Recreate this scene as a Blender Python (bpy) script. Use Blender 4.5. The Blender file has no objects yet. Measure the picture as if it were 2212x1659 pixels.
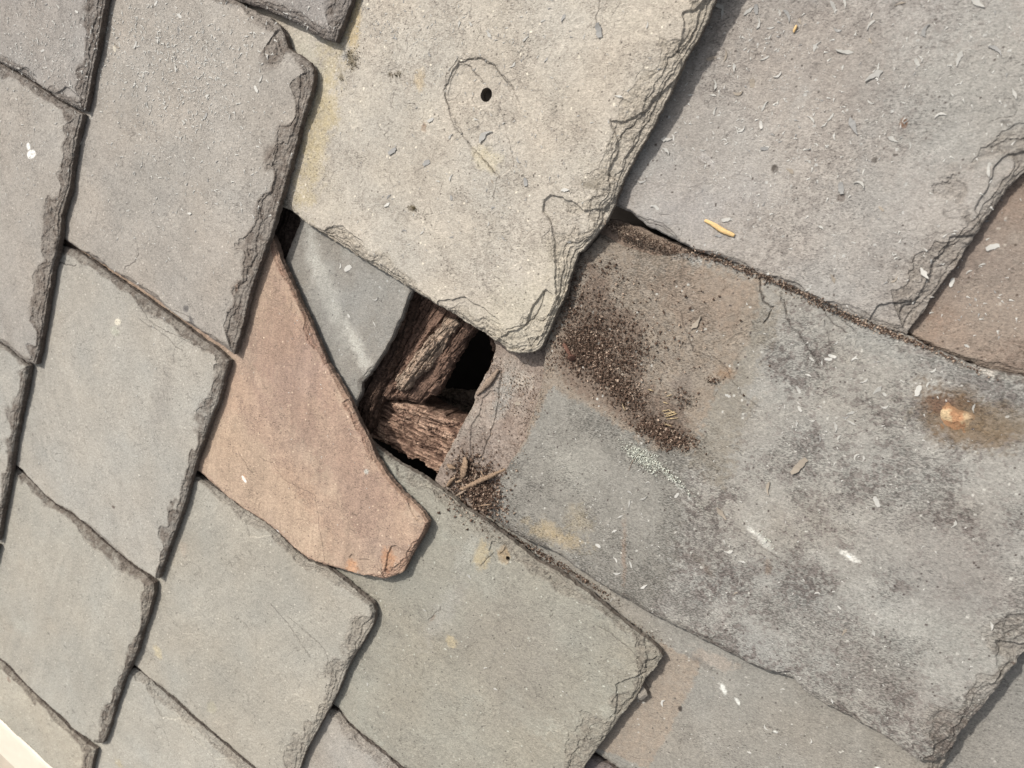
import bpy, math, random
import numpy as np
from mathutils import Matrix, Vector

# ------------------------------------------------------------------ camera, sky, sun, exposure
FPX, TILTD, DIST = 1534.0, 3061.0, 620.0         # focal length and vanishing-line distance (photo units), mm to the roof
e = np.array([-0.919, 0.393]); e /= np.linalg.norm(e)
n_cam = np.array([FPX*e[0], FPX*e[1], -TILTD]); n_cam /= np.linalg.norm(n_cam)
xw = np.array([1.0, 0, 0]) - n_cam*n_cam[0]; xw /= np.linalg.norm(xw)
yw = np.cross(n_cam, xw)
W = np.array([xw, yw, n_cam])                    # camera coords (right, down, forward) -> world
FWD = W @ np.array([0, 0, 1.0])
CAM = -DIST*FWD
sc = bpy.context.scene
cd = bpy.data.cameras.new('camera'); cam = bpy.data.objects.new('camera', cd); sc.collection.objects.link(cam)
cd.sensor_width = 36; cd.lens = 36*FPX/2212; cd.clip_start = .01; cd.clip_end = 200
right, down = W @ np.array([1.0, 0, 0]), W @ np.array([0, 1.0, 0])
M = Matrix.Identity(4)
for i in range(3):
    M[i][0], M[i][1], M[i][2], M[i][3] = right[i], -down[i], -FWD[i], CAM[i]*.001
cam.matrix_world = M
cd.dof.use_dof = True; cd.dof.focus_distance = .62; cd.dof.aperture_fstop = 9
sc.camera = cam
SUN_EL, SUN_DIR = math.radians(45), np.array([-.5, .866])      # towards the sun, over the roof plane
sd = np.array([SUN_DIR[0]*math.cos(SUN_EL), SUN_DIR[1]*math.cos(SUN_EL), math.sin(SUN_EL)])
ld = bpy.data.lights.new('sun', 'SUN'); ld.energy = 3.3; ld.angle = math.radians(1.6); ld.color = (1, .955, .89)
lo = bpy.data.objects.new('sun', ld); sc.collection.objects.link(lo)
lo.rotation_euler = Vector(sd).to_track_quat('Z', 'Y').to_euler(); lo.location = (0, 0, 3)
wd = bpy.data.worlds.new('World'); sc.world = wd; wd.use_nodes = True
nt = wd.node_tree; bg = nt.nodes['Background']; sky = nt.nodes.new('ShaderNodeTexSky')
sky.sky_type = 'NISHITA'; sky.sun_disc = False; sky.sun_elevation = SUN_EL
sky.sun_rotation = math.atan2(SUN_DIR[0], SUN_DIR[1]); sky.dust_density = 4; sky.ozone_density = .6
hs = nt.nodes.new('ShaderNodeHueSaturation'); hs.inputs['Saturation'].default_value = .28      # neutral white balance
nt.links.new(sky.outputs[0], hs.inputs['Color']); nt.links.new(hs.outputs[0], bg.inputs[0]); bg.inputs[1].default_value = .13
sc.view_settings.view_transform = 'Standard'; sc.view_settings.look = 'None'
sc.view_settings.exposure = 0.25; sc.view_settings.gamma = 1

# ------------------------------------------------------------------ small maths
def ray(P):
    P = np.atleast_2d(np.asarray(P, float))
    v = np.stack([P[:, 0]-1106, P[:, 1]-829.5, np.full(len(P), FPX)], 1)
    return v @ W.T
vd = W @ np.array([-4306, -2280, FPX]); D2 = -vd[:2]/np.linalg.norm(vd[:2])     # down the roof
C2 = np.array([D2[1], -D2[0]])
vc = W @ np.array([-1682, 3853, FPX]); 
if C2 @ vc[:2] < 0: C2 = -C2                                                    # along the courses
def hit(P, a=0., b=0.):                          # where the line of sight to P meets the slab plane z = a + b*s
    r = ray(P); sC = CAM[:2] @ D2; rs = r[:, :2] @ D2
    lam = (a+b*sC-CAM[2])/(r[:, 2]-b*rs)
    return CAM + lam[:, None]*r
def S_of(P): return float(hit(P)[0, :2] @ D2)
S1, S2, S3, S4, S5 = S_of((150, 400)), S_of((600, 450)), S_of((1170, 745)), S_of((1700, 1100)), S_of((2120, 1540))
EXPO = 0.5*(S3-S1)
T = 8.5; G = 10.0
print('course lines', S1, S2, S3, S_of((1320, 440)), S_of((800, 1330)), S4, S_of((2030, 620)), S_of((1410, 1440)), S5, S_of((502, 766)))
def lin(c): c = np.asarray(c, float)/255; return np.where(c <= .04045, c/12.92, ((c+.055)/1.055)**2.4)
K, SAT = .80, .80
def col(*c):
    v = lin(c); return (v.mean()+(v-v.mean())*SAT)*K*np.array([1, .995, .965])
def hsh(ix, iy, s):
    h = (ix.astype(np.int64)*374761393+iy.astype(np.int64)*668265263+int(s)*974634777) & 0xffffffff
    h = ((h ^ (h >> 13))*1274126177) & 0xffffffff; h = ((h ^ (h >> 16))*2246822519) & 0xffffffff
    return ((h ^ (h >> 15)) & 0xffffff)/float(0xffffff)
def vn(x, y, s):
    ix, iy = np.floor(x), np.floor(y); fx, fy = x-ix, y-iy
    fx = fx*fx*(3-2*fx); fy = fy*fy*(3-2*fy)
    a, b, c, d = hsh(ix, iy, s), hsh(ix+1, iy, s), hsh(ix, iy+1, s), hsh(ix+1, iy+1, s)
    return (a*(1-fx)+b*fx)*(1-fy)+(c*(1-fx)+d*fx)*fy
def fbm(x, y, scale, s, o=4):
    r = 0; a = .5; t = 0; f = 1/scale
    for i in range(o):
        ca, sa = math.cos(i*1.1+s), math.sin(i*1.1+s)
        r = r+a*vn((x*ca-y*sa)*f+s*7.3, (x*sa+y*ca)*f-s*3.1, s+i*17); t += a; a *= .5; f *= 2.03
    return r/t
def sst(a, b, x): t = np.clip((x-a)/(b-a), 0, 1); return t*t*(3-2*t)
def poly_sd(x, y, poly):                         # signed distance (inside > 0), index of the nearest edge
    best = np.full(x.shape, 1e18); idx = np.zeros(x.shape, int); ins = np.zeros(x.shape, bool); n = len(poly)
    for i in range(n):
        ax, ay = poly[i]; bx, by = poly[(i+1) % n]; dx, dy = bx-ax, by-ay; L = dx*dx+dy*dy+1e-9
        t = np.clip(((x-ax)*dx+(y-ay)*dy)/L, 0, 1); d = (x-ax-t*dx)**2+(y-ay-t*dy)**2
        m = d < best; best = np.where(m, d, best); idx = np.where(m, i, idx)
        c = ((ay > y) != (by > y)) & (x < dx*(y-ay)/(dy if abs(dy) > 1e-9 else 1e-9)+ax); ins ^= c
    return np.where(ins, 1, -1)*np.sqrt(best), idx
def line_d(x, y, pts):
    best = np.full(x.shape, 1e18)
    for (ax, ay), (bx, by) in zip(pts[:-1], pts[1:]):
        dx, dy = bx-ax, by-ay; t = np.clip(((x-ax)*dx+(y-ay)*dy)/(dx*dx+dy*dy+1e-9), 0, 1)
        best = np.minimum(best, (x-ax-t*dx)**2+(y-ay-t*dy)**2)
    return np.sqrt(best)

# ------------------------------------------------------------------ object helpers
def link(o, parent=None):
    sc.collection.objects.link(o)
    if parent: o.parent = parent
    return o
def tag(o, label=None, cat=None, group=None, kind=None):
    if label: o['label'] = label
    if cat: o['category'] = cat
    if group: o['group'] = group
    if kind: o['kind'] = kind
    return o
def raw_mesh(name, co, faces, cols=None, smooth=True):
    me = bpy.data.meshes.new(name); co = np.asarray(co, np.float32)*.001; faces = np.asarray(faces, np.int32)
    k = faces.shape[1]; me.vertices.add(len(co)); me.vertices.foreach_set('co', co.ravel())
    me.loops.add(faces.size); me.loops.foreach_set('vertex_index', faces.ravel())
    me.polygons.add(len(faces)); me.polygons.foreach_set('loop_start', np.arange(0, faces.size, k, dtype=np.int32))
    me.polygons.foreach_set('use_smooth', np.full(len(faces), smooth))
    if cols is not None:
        a = me.attributes.new('Col', 'FLOAT_COLOR', 'POINT')
        if cols.shape[1] == 3: cols = np.concatenate([cols, np.full((len(cols), 1), .3)], 1)
        a.data.foreach_set('color', cols.astype(np.float32).ravel())
    me.update(calc_edges=True); return me
def sheet(name, poly, ztop, zbot, colf, mat, res=.8, rag=.7, seed=1, holes=(), parent=None, wallc=None, wall=.8):
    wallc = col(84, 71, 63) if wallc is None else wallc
    """solid slab: fine relief on top, ragged outline, side walls down to zbot"""
    poly = np.asarray(poly, float); lo_, hi_ = poly.min(0)-3, poly.max(0)+3
    gx = np.arange(lo_[0], hi_[0], res); gy = np.arange(lo_[1], hi_[1], res)
    X, Y = np.meshgrid(gx, gy); ny, nx = X.shape
    sdv, idx = poly_sd(X, Y, poly)
    sdr = sdv+rag*(fbm(X, Y, 5, seed+3, 3)-.5)*2.2+rag*1.4*(fbm(X, Y, 22, seed+9, 2)-.5); sdo = sdr.copy()
    for hx, hy, hr in holes: sdr = np.minimum(sdr, np.hypot(X-hx, Y-hy)-hr+.5*(fbm(X, Y, 4, seed+7, 2)-.5))
    ins = sdr > 0
    cell = ins[:-1, :-1] | ins[1:, :-1] | ins[:-1, 1:] | ins[1:, 1:]
    gyv, gxv = np.gradient(sdr, res); gl = np.maximum(np.hypot(gxv, gyv), .5)
    out = ~ins
    mv = np.where(out, np.minimum(-sdr, 1.5*res), 0)/gl
    PX, PY = X+mv*gxv/gl, Y+mv*gyv/gl
    used = np.zeros(X.shape, bool)
    used[:-1, :-1] |= cell; used[1:, :-1] |= cell; used[:-1, 1:] |= cell; used[1:, 1:] |= cell
    vid = np.full(X.shape, -1, np.int64); vid[used] = np.arange(used.sum())
    x, y = PX[used], PY[used]; d = np.maximum(sdo[used], 0)
    z, aux = ztop(x, y, d, idx[used]); cols = np.clip(colf(x, y, d, z, aux), .004, 1)
    if cols.shape[1] == 3: cols = np.concatenate([cols, np.full((len(cols), 1), .3)], 1)
    co = np.stack([x, y, z], 1)
    cy, cx = np.nonzero(cell)
    F = np.stack([vid[cy, cx], vid[cy, cx+1], vid[cy+1, cx+1], vid[cy+1, cx]], 1)
    cp = np.zeros((ny+1, nx+1), bool); cp[1:ny, 1:nx] = cell
    E = []
    cyp, cxp = cy+1, cx+1
    for dy, dx, a, b in ((-1, 0, 0, 1), (0, 1, 1, 2), (1, 0, 2, 3), (0, -1, 3, 0)):
        m = ~cp[cyp+dy, cxp+dx]; E.append(F[m][:, [a, b]])
    E = np.concatenate(E); n = len(co)
    top = co[E.ravel()].copy(); gn = np.stack([gxv[used], gyv[used]], 1); gn /= np.maximum(np.linalg.norm(gn, axis=1), .2)[:, None]; gn = gn[E.ravel()]
    zb = np.minimum(zbot(top[:, 0], top[:, 1]), top[:, 2]-.3); R_ = 5; rows = [top]; rc = []
    for k in range(1, R_+1):
        w_ = top.copy(); w_[:, 2] = top[:, 2]+(zb-top[:, 2])*k/R_
        am = wall*(vn(top[:, 0]/2.6+k*5, top[:, 1]/2.6, seed+40+k)*1.2+vn(top[:, 0]/9, top[:, 1]/9+k*3, seed+60+k)*.9-1.0)
        w_[:, :2] -= gn*am[:, None]; rows.append(w_)
    q = np.arange(len(E))*2; m = len(top)
    SF = np.concatenate([np.stack([n+k*m+q+1, n+k*m+q, n+(k+1)*m+q, n+(k+1)*m+q+1], 1) for k in range(R_)])
    co = np.concatenate([co]+rows); cc_ = []
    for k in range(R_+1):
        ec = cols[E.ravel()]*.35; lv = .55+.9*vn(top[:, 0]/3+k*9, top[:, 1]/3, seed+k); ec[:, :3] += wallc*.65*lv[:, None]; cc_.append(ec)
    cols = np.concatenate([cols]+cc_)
    me = raw_mesh(name, co, np.concatenate([F, SF]), cols, smooth=False); me.materials.append(mat)
    return link(bpy.data.objects.new(name, me), parent)

# ------------------------------------------------------------------ materials
def mat_col(name, bump=.25, scale=900, rough=.85, stretch=(1, 1, 1), grain=.16, rot=0, spec=.3, bdist=.0006, hue=None):
    m = bpy.data.materials.new(name); m.use_nodes = True; t = m.node_tree; N, L = t.nodes, t.links
    b = N['Principled BSDF']; b.inputs['Roughness'].default_value = rough; b.inputs['Specular IOR Level'].default_value = spec
    at = N.new('ShaderNodeAttribute'); at.attribute_name = 'Col'
    tc = N.new('ShaderNodeTexCoord'); mp = N.new('ShaderNodeMapping'); mp.inputs['Scale'].default_value = stretch
    mp.inputs['Rotation'].default_value = (0, 0, rot); L.new(tc.outputs['Object'], mp.inputs[0])
    n1 = N.new('ShaderNodeTexNoise'); n1.inputs['Scale'].default_value = scale; n1.inputs['Detail'].default_value = 4; n1.inputs['Roughness'].default_value = .65
    n2 = N.new('ShaderNodeTexNoise'); n2.inputs['Scale'].default_value = scale*.22; n2.inputs['Detail'].default_value = 5
    n3 = N.new('ShaderNodeTexNoise'); n3.inputs['Scale'].default_value = scale*.62; n3.inputs['Detail'].default_value = 3
    for n in (n1, n2, n3): L.new(mp.outputs[0], n.inputs['Vector'])
    mr = N.new('ShaderNodeMapRange'); mr.inputs[1].default_value = .3; mr.inputs[2].default_value = .7
    mr.inputs[3].default_value = 1-grain; mr.inputs[4].default_value = 1+grain; L.new(n1.outputs[0], mr.inputs[0])
    m3 = N.new('ShaderNodeMapRange'); m3.inputs[1].default_value = .35; m3.inputs[2].default_value = .65
    m3.inputs[3].default_value = 1-grain*.6; m3.inputs[4].default_value = 1+grain*.6; L.new(n3.outputs[0], m3.inputs[0])
    mm = N.new('ShaderNodeMath'); mm.operation = 'MULTIPLY'; L.new(mr.outputs[0], mm.inputs[0]); L.new(m3.outputs[0], mm.inputs[1])
    vm = N.new('ShaderNodeVectorMath'); vm.operation = 'SCALE'; L.new(at.outputs['Color'], vm.inputs[0]); L.new(mm.outputs[0], vm.inputs['Scale'])
    nf = N.new('ShaderNodeTexNoise'); nf.inputs['Scale'].default_value = scale*1.05; nf.inputs['Detail'].default_value = 3; nf.inputs['Roughness'].default_value = .6
    mp2 = N.new('ShaderNodeMapping'); mp2.inputs['Scale'].default_value = (.55, 1.25, 1); mp2.inputs['Rotation'].default_value = (0, 0, .6); L.new(tc.outputs['Object'], mp2.inputs[0]); L.new(mp2.outputs[0], nf.inputs['Vector'])
    th = N.new('ShaderNodeMath'); th.operation = 'MULTIPLY_ADD'; th.inputs[1].default_value = .30; L.new(at.outputs['Alpha'], th.inputs[0]); L.new(nf.outputs[0], th.inputs[2])
    fr = N.new('ShaderNodeMapRange'); fr.interpolation_type = 'SMOOTHSTEP'; fr.inputs[1].default_value = .655; fr.inputs[2].default_value = .74; fr.inputs[3].default_value = 1; fr.inputs[4].default_value = .52
    L.new(th.outputs[0], fr.inputs[0])
    vm2 = N.new('ShaderNodeVectorMath'); vm2.operation = 'SCALE'; L.new(vm.outputs[0], vm2.inputs[0]); L.new(fr.outputs[0], vm2.inputs['Scale'])
    L.new(vm2.outputs[0], b.inputs['Base Color'])
    ad = N.new('ShaderNodeMath'); ad.operation = 'MULTIPLY_ADD'; ad.inputs[1].default_value = 1.6
    L.new(n2.outputs[0], ad.inputs[0]); L.new(n1.outputs[0], ad.inputs[2])
    bp = N.new('ShaderNodeBump'); bp.inputs['Strength'].default_value = bump; bp.inputs['Distance'].default_value = bdist
    L.new(ad.outputs[0], bp.inputs['Height']); L.new(bp.outputs[0], b.inputs['Normal'])
    return m
def mat_flat(name, c, var=.25, scale=400, rough=.8, bump=.3, spec=.3):
    m = bpy.data.materials.new(name); m.use_nodes = True; t = m.node_tree; N, L = t.nodes, t.links
    b = N['Principled BSDF']; b.inputs['Roughness'].default_value = rough; b.inputs['Specular IOR Level'].default_value = spec
    tc = N.new('ShaderNodeTexCoord'); oi = N.new('ShaderNodeObjectInfo')
    va = N.new('ShaderNodeVectorMath'); va.operation = 'ADD'; L.new(tc.outputs['Object'], va.inputs[0]); L.new(oi.outputs['Location'], va.inputs[1])
    n1 = N.new('ShaderNodeTexNoise'); n1.inputs['Scale'].default_value = scale; n1.inputs['Detail'].default_value = 5; L.new(va.outputs[0], n1.inputs['Vector'])
    cr = N.new('ShaderNodeValToRGB'); c = np.asarray(c)
    cr.color_ramp.elements[0].position = .3; cr.color_ramp.elements[0].color = (*(c*(1-var)), 1)
    cr.color_ramp.elements[1].position = .7; cr.color_ramp.elements[1].color = (*np.minimum(c*(1+var), .95), 1)
    L.new(n1.outputs[0], cr.inputs[0]); L.new(cr.outputs[0], b.inputs['Base Color'])
    bp = N.new('ShaderNodeBump'); bp.inputs['Strength'].default_value = bump; bp.inputs['Distance'].default_value = .0005
    L.new(n1.outputs[0], bp.inputs['Height']); L.new(bp.outputs[0], b.inputs['Normal'])
    return m
ANG = math.atan2(D2[1], D2[0])
M_SLATE = mat_col('slate', bump=.6, scale=850, rough=.82, stretch=(1, 1.6, 1), grain=.22, rot=-ANG)
M_DUST = mat_col('dusty_slate', bump=.7, scale=700, rough=.95, grain=.25, spec=.1)
M_WOOD = mat_col('rotten_wood', bump=.9, scale=500, rough=.95, grain=.35, spec=.1, bdist=.001)
M_SOIL = mat_col('dry_soil', bump=.9, scale=700, rough=1, grain=.35, spec=.05, bdist=.001)

# ------------------------------------------------------------------ slates
SL = {}
def slate(key, label, P, course, colf, base, off=0., lift=0., seed=1, bev=(11, 3, 4), t=T, res=.8, chips=(), cracks=(), holes=(), bumps=(),
          rag=.7, relief=.22, edgecol=None, name='roof_slate', group=None, mat=None, lines=5, waves=.5, twist=0., h0=.62, hair=1.):
    s0, s1 = {1: (S1-EXPO, S1), 2: (S1, S2), 3: (S2, S3), 4: (S3, S4), 5: (S4, S5), 6: (S5, S5+EXPO)}[course]
    b = (G+lift)/(s1-s0); a = off-b*s0
    cm = float(np.mean(hit(P, a, b)[:, :2] @ C2)); clen = 150.
    def zpl(x, y):
        ss = x*D2[0]+y*D2[1]; cc = x*C2[0]+y*C2[1]
        return a+b*ss+twist*np.clip((cc-cm)/clen, -1.2, 1.2)*np.clip((ss-s0)/(s1-s0), -.5, 1.1)
    def hitw(Q):
        H = hit(Q, a, b)
        if twist:
            r = ray(Q)
            for _ in range(5):
                zz = zpl(H[:, 0], H[:, 1]); H = CAM+((zz-CAM[2])/r[:, 2])[:, None]*r
        return H
    Wp = hitw(P); poly = Wp[:, :2]
    area = .5*np.sum(poly[:, 0]*np.roll(poly[:, 1], -1)-poly[:, 1]*np.roll(poly[:, 0], -1))
    nxt = np.roll(poly, -1, 0); dv = nxt-poly; L = np.linalg.norm(dv, axis=1)+1e-9
    nrm = np.stack([dv[:, 1], -dv[:, 0]], 1)/L[:, None]*(1 if area > 0 else -1)
    dd, dc = nrm @ D2, nrm @ C2
    ew = np.where(dd > .55, bev[0], np.where(dc > .3, bev[1], bev[2])).astype(float)
    ew = np.where(dd < -.8, 2.0, ew)
    hol = [(*hitw((hx, hy))[0, :2], hr) for hx, hy, hr in holes]
    ch = [(hitw(cp)[:, :2], dep, soft, kind) for cp, dep, soft, kind in chips]
    cr = [(hitw(cp)[:, :2], wd_, dep) for cp, wd_, dep in cracks]
    bm = [(hitw((bx, by))[0, :2], r, hgt) for bx, by, r, hgt in bumps]
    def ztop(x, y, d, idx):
        s = x*D2[0]+y*D2[1]; zp = zpl(x, y); w = ew[idx]; step_dark = np.zeros(x.shape); wk = np.random.default_rng(seed).random(lines)+.25; wk /= wk.sum()
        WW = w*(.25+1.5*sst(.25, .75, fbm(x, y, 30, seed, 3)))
        h = np.full(x.shape, h0); n = lines
        for k in range(n):
            nk = fbm(x, y, 9, seed+31*k+5, 4); nl = fbm(x, y, 28, seed+13*k+2, 2)
            dk = WW*((k+.1)/n)**1.5*(.2+1.1*nk+1.0*nl)+1.0*(fbm(x, y, 2.6, seed+5*k, 2)-.5)
            h = h+(1-h0)*wk[k]*sst(0, .4, d-dk); step_dark = np.maximum(step_dark, np.exp(-((d-dk+.1)/.36)**2)*(.25+.75*sst(.4, .6, nl)))  # mask that darkens thin lines along the flaked edge steps
        z = zp-t+h*t
        edge = 1-sst(WW*.8+.5, WW*1.2+2, d)
        f = fbm(x, y, 60, seed+77, 5); rel = np.zeros(x.shape)
        for c_ in (.40, .47, .56): rel = rel+sst(c_, c_+.006, f)
        gate = sst(.45, .6, fbm(x, y, 90, seed+70, 2))
        z = z+relief*(rel-1.5)*gate
        z = z+waves*(fbm(x, y, 110, seed+50, 3)-.5)*2+.25*(fbm(x, y, 14, seed+51, 3)-.5)
        z = z+edge*((fbm(x, y, 2.4, seed+52, 3)-.5)*1.5+(fbm(x, y, 6, seed+53, 3)-.5)*1.6)*sst(2.5, 6, w)
        # low streaky relief of the cleavage surface
        cvx, cvy = s, x*C2[0]+y*C2[1]
        z = z+.16*(fbm(cvx*.5, cvy, 4, seed+60, 3)-.5)
        crk = step_dark*edge*.95*(w > 3.5)
        ha = fbm(x+6*vn(x/9, y/9, seed), y, 26, seed+120, 4); hm = np.exp(-((ha-.5)/.0045)**2)*sst(.55, .66, fbm(x, y, 34, seed+121, 3))*hair*.8
        hb = fbm(cvx*.7, cvy, 13, seed+122, 3); hm2 = np.exp(-((hb-.5)/.008)**2)*sst(.56, .66, fbm(x, y, 20, seed+123, 3))*hair*.55
        hc = fbm(cvx*.8, cvy, 6.5, seed+124, 3); hm3 = np.exp(-((hc-.5)/.012)**2)*sst(.5, .6, fbm(x, y, 15, seed+125, 3))*hair*.5
        hm = np.maximum(np.maximum(hm, hm2), hm3); z = z-.35*hm; crk = np.maximum(crk, hm)
        for cp, dep, soft, kind in ch:
            wob = (fbm(x, y, 5, seed+88, 3)-.5)*2.6+(fbm(x, y, 16, seed+89, 3)-.5)*7
            sdc, _ = poly_sd(x, y, cp); sdc = sdc+wob
            if kind == 0: z = z-dep*sst(0, soft, sdc)                      # flat flaked patch with a sharp rim
            else:
                cc = cp.mean(0); z = z-dep*sst(0, soft, sdc)*(1-.75*sst(0, 25, sdc))
            crk = np.maximum(crk, np.exp(-(sdc/.32)**2)*.42*(.15+.85*sst(.42, .58, fbm(x, y, 12, seed+90, 3))))
        for cp, wd_, dep in cr:
            dl = line_d(x+(fbm(x, y, 6, seed+5, 3)-.5)*4, y+(fbm(x, y, 6, seed+6, 3)-.5)*4, cp)
            z = z-dep*np.exp(-(dl/wd_)**2); crk = np.maximum(crk, np.exp(-(dl/wd_)**2))
        for c_, r, hgt in bm:
            q = np.hypot(x-c_[0], y-c_[1])/r*(1+.5*(fbm(x, y, r*.7, seed+4, 3)-.5)); z = z+hgt*np.exp(-q*q*1.5)*(1+.5*(fbm(x, y, 2.5, seed+8, 3)-.5))
        return z, (edge, crk, w, b, h)
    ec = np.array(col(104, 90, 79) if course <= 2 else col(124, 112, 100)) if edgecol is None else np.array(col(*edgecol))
    def cf(x, y, d, z, aux):
        edge, crk, w, bb, h = aux
        c = colf(x, y, seed); al = c[:, 3]; c = c[:, :3]
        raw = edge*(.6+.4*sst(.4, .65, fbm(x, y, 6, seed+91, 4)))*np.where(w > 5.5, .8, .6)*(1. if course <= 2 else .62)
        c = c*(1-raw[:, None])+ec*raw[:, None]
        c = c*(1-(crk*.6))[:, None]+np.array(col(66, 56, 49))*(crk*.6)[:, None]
        return np.concatenate([c, (al+edge*.1)[:, None]], 1)
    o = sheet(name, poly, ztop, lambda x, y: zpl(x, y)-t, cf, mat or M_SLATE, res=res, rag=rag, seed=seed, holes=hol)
    tag(o, label, 'slate', group)
    SL[key] = dict(P=np.asarray(P, float), poly=poly, hitw=hitw, zpl=zpl, obj=o)
    return o
def cx_(x, y): return x*D2[0]+y*D2[1]
def cy_(x, y): return x*C2[0]+y*C2[1]
def mot(base, dark=None, dk=.35, dscale=18, dthr=.5, light=None, lt=.3, patches=(), polys=(), gain=1., speck=.12, streak=.06, stains=(), pscale=9):
    """colour of a stone face: base, large blotches, fine dark mottling, pale specks, patches (P centre, radii mm, angle, colour, strength)"""
    base = np.array(base); dark = base*.68 if dark is None else np.array(dark); light = base*1.18 if light is None else np.array(light)
    pp = [(hit((px, py))[0, :2], rx, ry, math.radians(an), np.array(cc), st, sf) for px, py, rx, ry, an, cc, st, sf in patches]
    pq = [(hit(q)[:, :2], np.array(cc), st, sf) for q, cc, st, sf in polys]
    def f(x, y, s):
        n1 = fbm(x, y, 75, s+201, 4); n2 = fbm(x, y, dscale, s+203, 4); n3 = fbm(x, y, 1.7, s+205, 2); n4 = fbm(x, y, 3.2, s+207, 3)
        c = base[None, :]*(1+.28*(n1-.5)[:, None]*np.array([1, 1.0, 1.02]))
        tint = (fbm(x, y, 55, s+215, 3)-.5)[:, None]*np.array([.08, .0, -.08]); c = c*(1+tint)
        dens = .30+.62*(sst(dthr-.14, dthr+.16, n2*.6+n1*.4)-.3)+.25*(fbm(x, y, 9, s+219, 3)-.5); nf = n4*.45+n3*.35+fbm(cx_(x, y), cy_(x, y)*2.2, 6, s+217, 3)*.2
        m = sst(.60-.20*dens, .70-.20*dens, nf)*(.5+.5*dens); m = (m*dk)[:, None]; c = c*(1-m)+dark*m
        m = (sst(.52, .72, fbm(x, y, 30, s+209, 4)*.72+n4*.16+n3*.12)*lt)[:, None]; c = c*(1-m)+light*m
        for (q, pc, st, sf) in pq:
            sdq, _ = poly_sd(x, y, q); sdq = sdq+(fbm(x, y, 12, s+31, 4)-.5)*sf*1.6+((n4-.5)*1.0+(n3-.5)*.9)*sf
            k = (st*sst(-sf*.5, sf*.5, sdq)*(.8+.2*sst(.4, .6, n4)))[:, None]; c = c*(1-k)+pc*k
        for (cc, rx, ry, an, pc, st, sf) in pp:
            u = (x-cc[0])*math.cos(an)+(y-cc[1])*math.sin(an); v = -(x-cc[0])*math.sin(an)+(y-cc[1])*math.cos(an)
            q = np.hypot(u/rx, v/ry)+(fbm(x, y, max(2.5, min(rx, ry)*.6), s+int(rx*10), 4)-.5)*min(1.1, sf*2)+min(.9, sf*1.3)*((n4-.5)*.9+(n3-.5)*.8)
            k = (st*(1-sst(1-sf, 1+sf*.4, q))*(.72+.28*sst(.4, .6, n4)))[:, None]; c = c*(1-k)+pc*k
        aa = (s*2.399) % 3.14; ua, va = x*math.cos(aa)+y*math.sin(aa), -x*math.sin(aa)+y*math.cos(aa)
        sv = fbm(ua*.2, va, 3, s+211, 3)*.6+fbm(ua*.1, va, 9, s+213, 3)*.8; c = c*(1+streak*2.6*(sv-.7))[:, None]
        sg = sst(.56, .7, fbm(ua*.35, va, 16, s+214, 4)*.7+n4*.3)*sst(.48, .6, fbm(x, y, 60, s+216, 2)); c = c*(1-(sg*.22)[:, None])+light*1.12*(sg*.22)[:, None]
        ua, va = x*.8+y*.6, -x*.6+y*.8
        sl = np.exp(-((fbm(ua*.16, va, 9, s+241, 3)-.5)/.008)**2)*sst(.52, .62, fbm(x, y, 24, s+242, 3))*.3; c = c*(1+sl[:, None]*.6)
        sl = np.exp(-((fbm(ua, va*.2, 7, s+243, 3)-.5)/.01)**2)*sst(.55, .64, fbm(x, y, 30, s+244, 3))*.3; c = c*(1-sl[:, None]*.7)
        sp = hsh(np.floor(x/1.5), np.floor(y/1.5), s+3); c = np.where((sp > .9972)[:, None], light*1.35, c)
        sp = hsh(np.floor(x/1.3+9), np.floor(y/1.3), s+4); c = np.where((sp > .9965)[:, None], dark*.7, c)
        c = c*(gain*(1+speck*(n3-.5)*2))[:, None]; return np.concatenate([c, (dk*1.0*dens+.02)[:, None]], 1)
    return f

LILAC = col(159, 152, 145); WARM = col(163, 155, 146); PALE = col(168, 162, 152); GREEN = col(166, 160, 148); BROWN = col(88, 68, 56)
exec_list = []
# course 1 (nearest the ridge)
slate('1a', 'lilac grey slate dusted with pale flakes in the top left corner', [(300, -260), (262, -130), (222, 0), (214, 44), (205, 103), (191, 164), (183, 219), (177, 239), (147, 226), (120, 212), (85, 186), (38, 157), (0, 137), (-120, 62), (-330, -60), (-200, -420)],
      1, mot(col(153, 146, 140), dk=.5, speck=.18), None, seed=11, bev=(16, 5, 3), chips=(([(116, 200), (140, 188), (170, 205), (172, 236), (140, 224)], 1.5, 1, 0), ([(20, 150), (60, 148), (80, 172), (50, 165)], 1.2, 1, 0)))
slate('1b', 'warm grey slate with a white paint spot, at the left edge of the photo', [(172, 246), (166, 275), (161, 294), (149, 369), (144, 410), (127, 468), (126, 496), (119, 545), (109, 578), (99, 643), (89, 701), (80, 759), (73, 788), (56, 784), (38, 772), (17, 752), (0, 742), (-120, 680), (-330, 560), (-300, -60), (0, 140), (85, 190), (120, 216), (147, 232)],
      1, mot(WARM, dk=.45, patches=[(83, 335, 5.0, 8.5, 100, col(250, 248, 244)*1.05, 1, .12), (76, 318, 3.5, 4, 0, col(250, 248, 244), 1, .1), (130, 205, 9, 3.2, -35, col(140, 118, 105), .7, .5)], speck=.16), None, seed=12, bev=(15, 4, 8))
slate('1c', 'narrow visible piece of grey slate on the left edge of the photo at mid height', [(58, 791), (51, 837), (38, 899), (26, 960), (19, 1018), (3, 1100), (-10, 1170), (-180, 1080), (-400, 960), (-330, 570), (-120, 684), (0, 746), (17, 756), (38, 776)],
      1, mot(PALE, dk=.3), None, seed=13, bev=(14, 4, 4))
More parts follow.
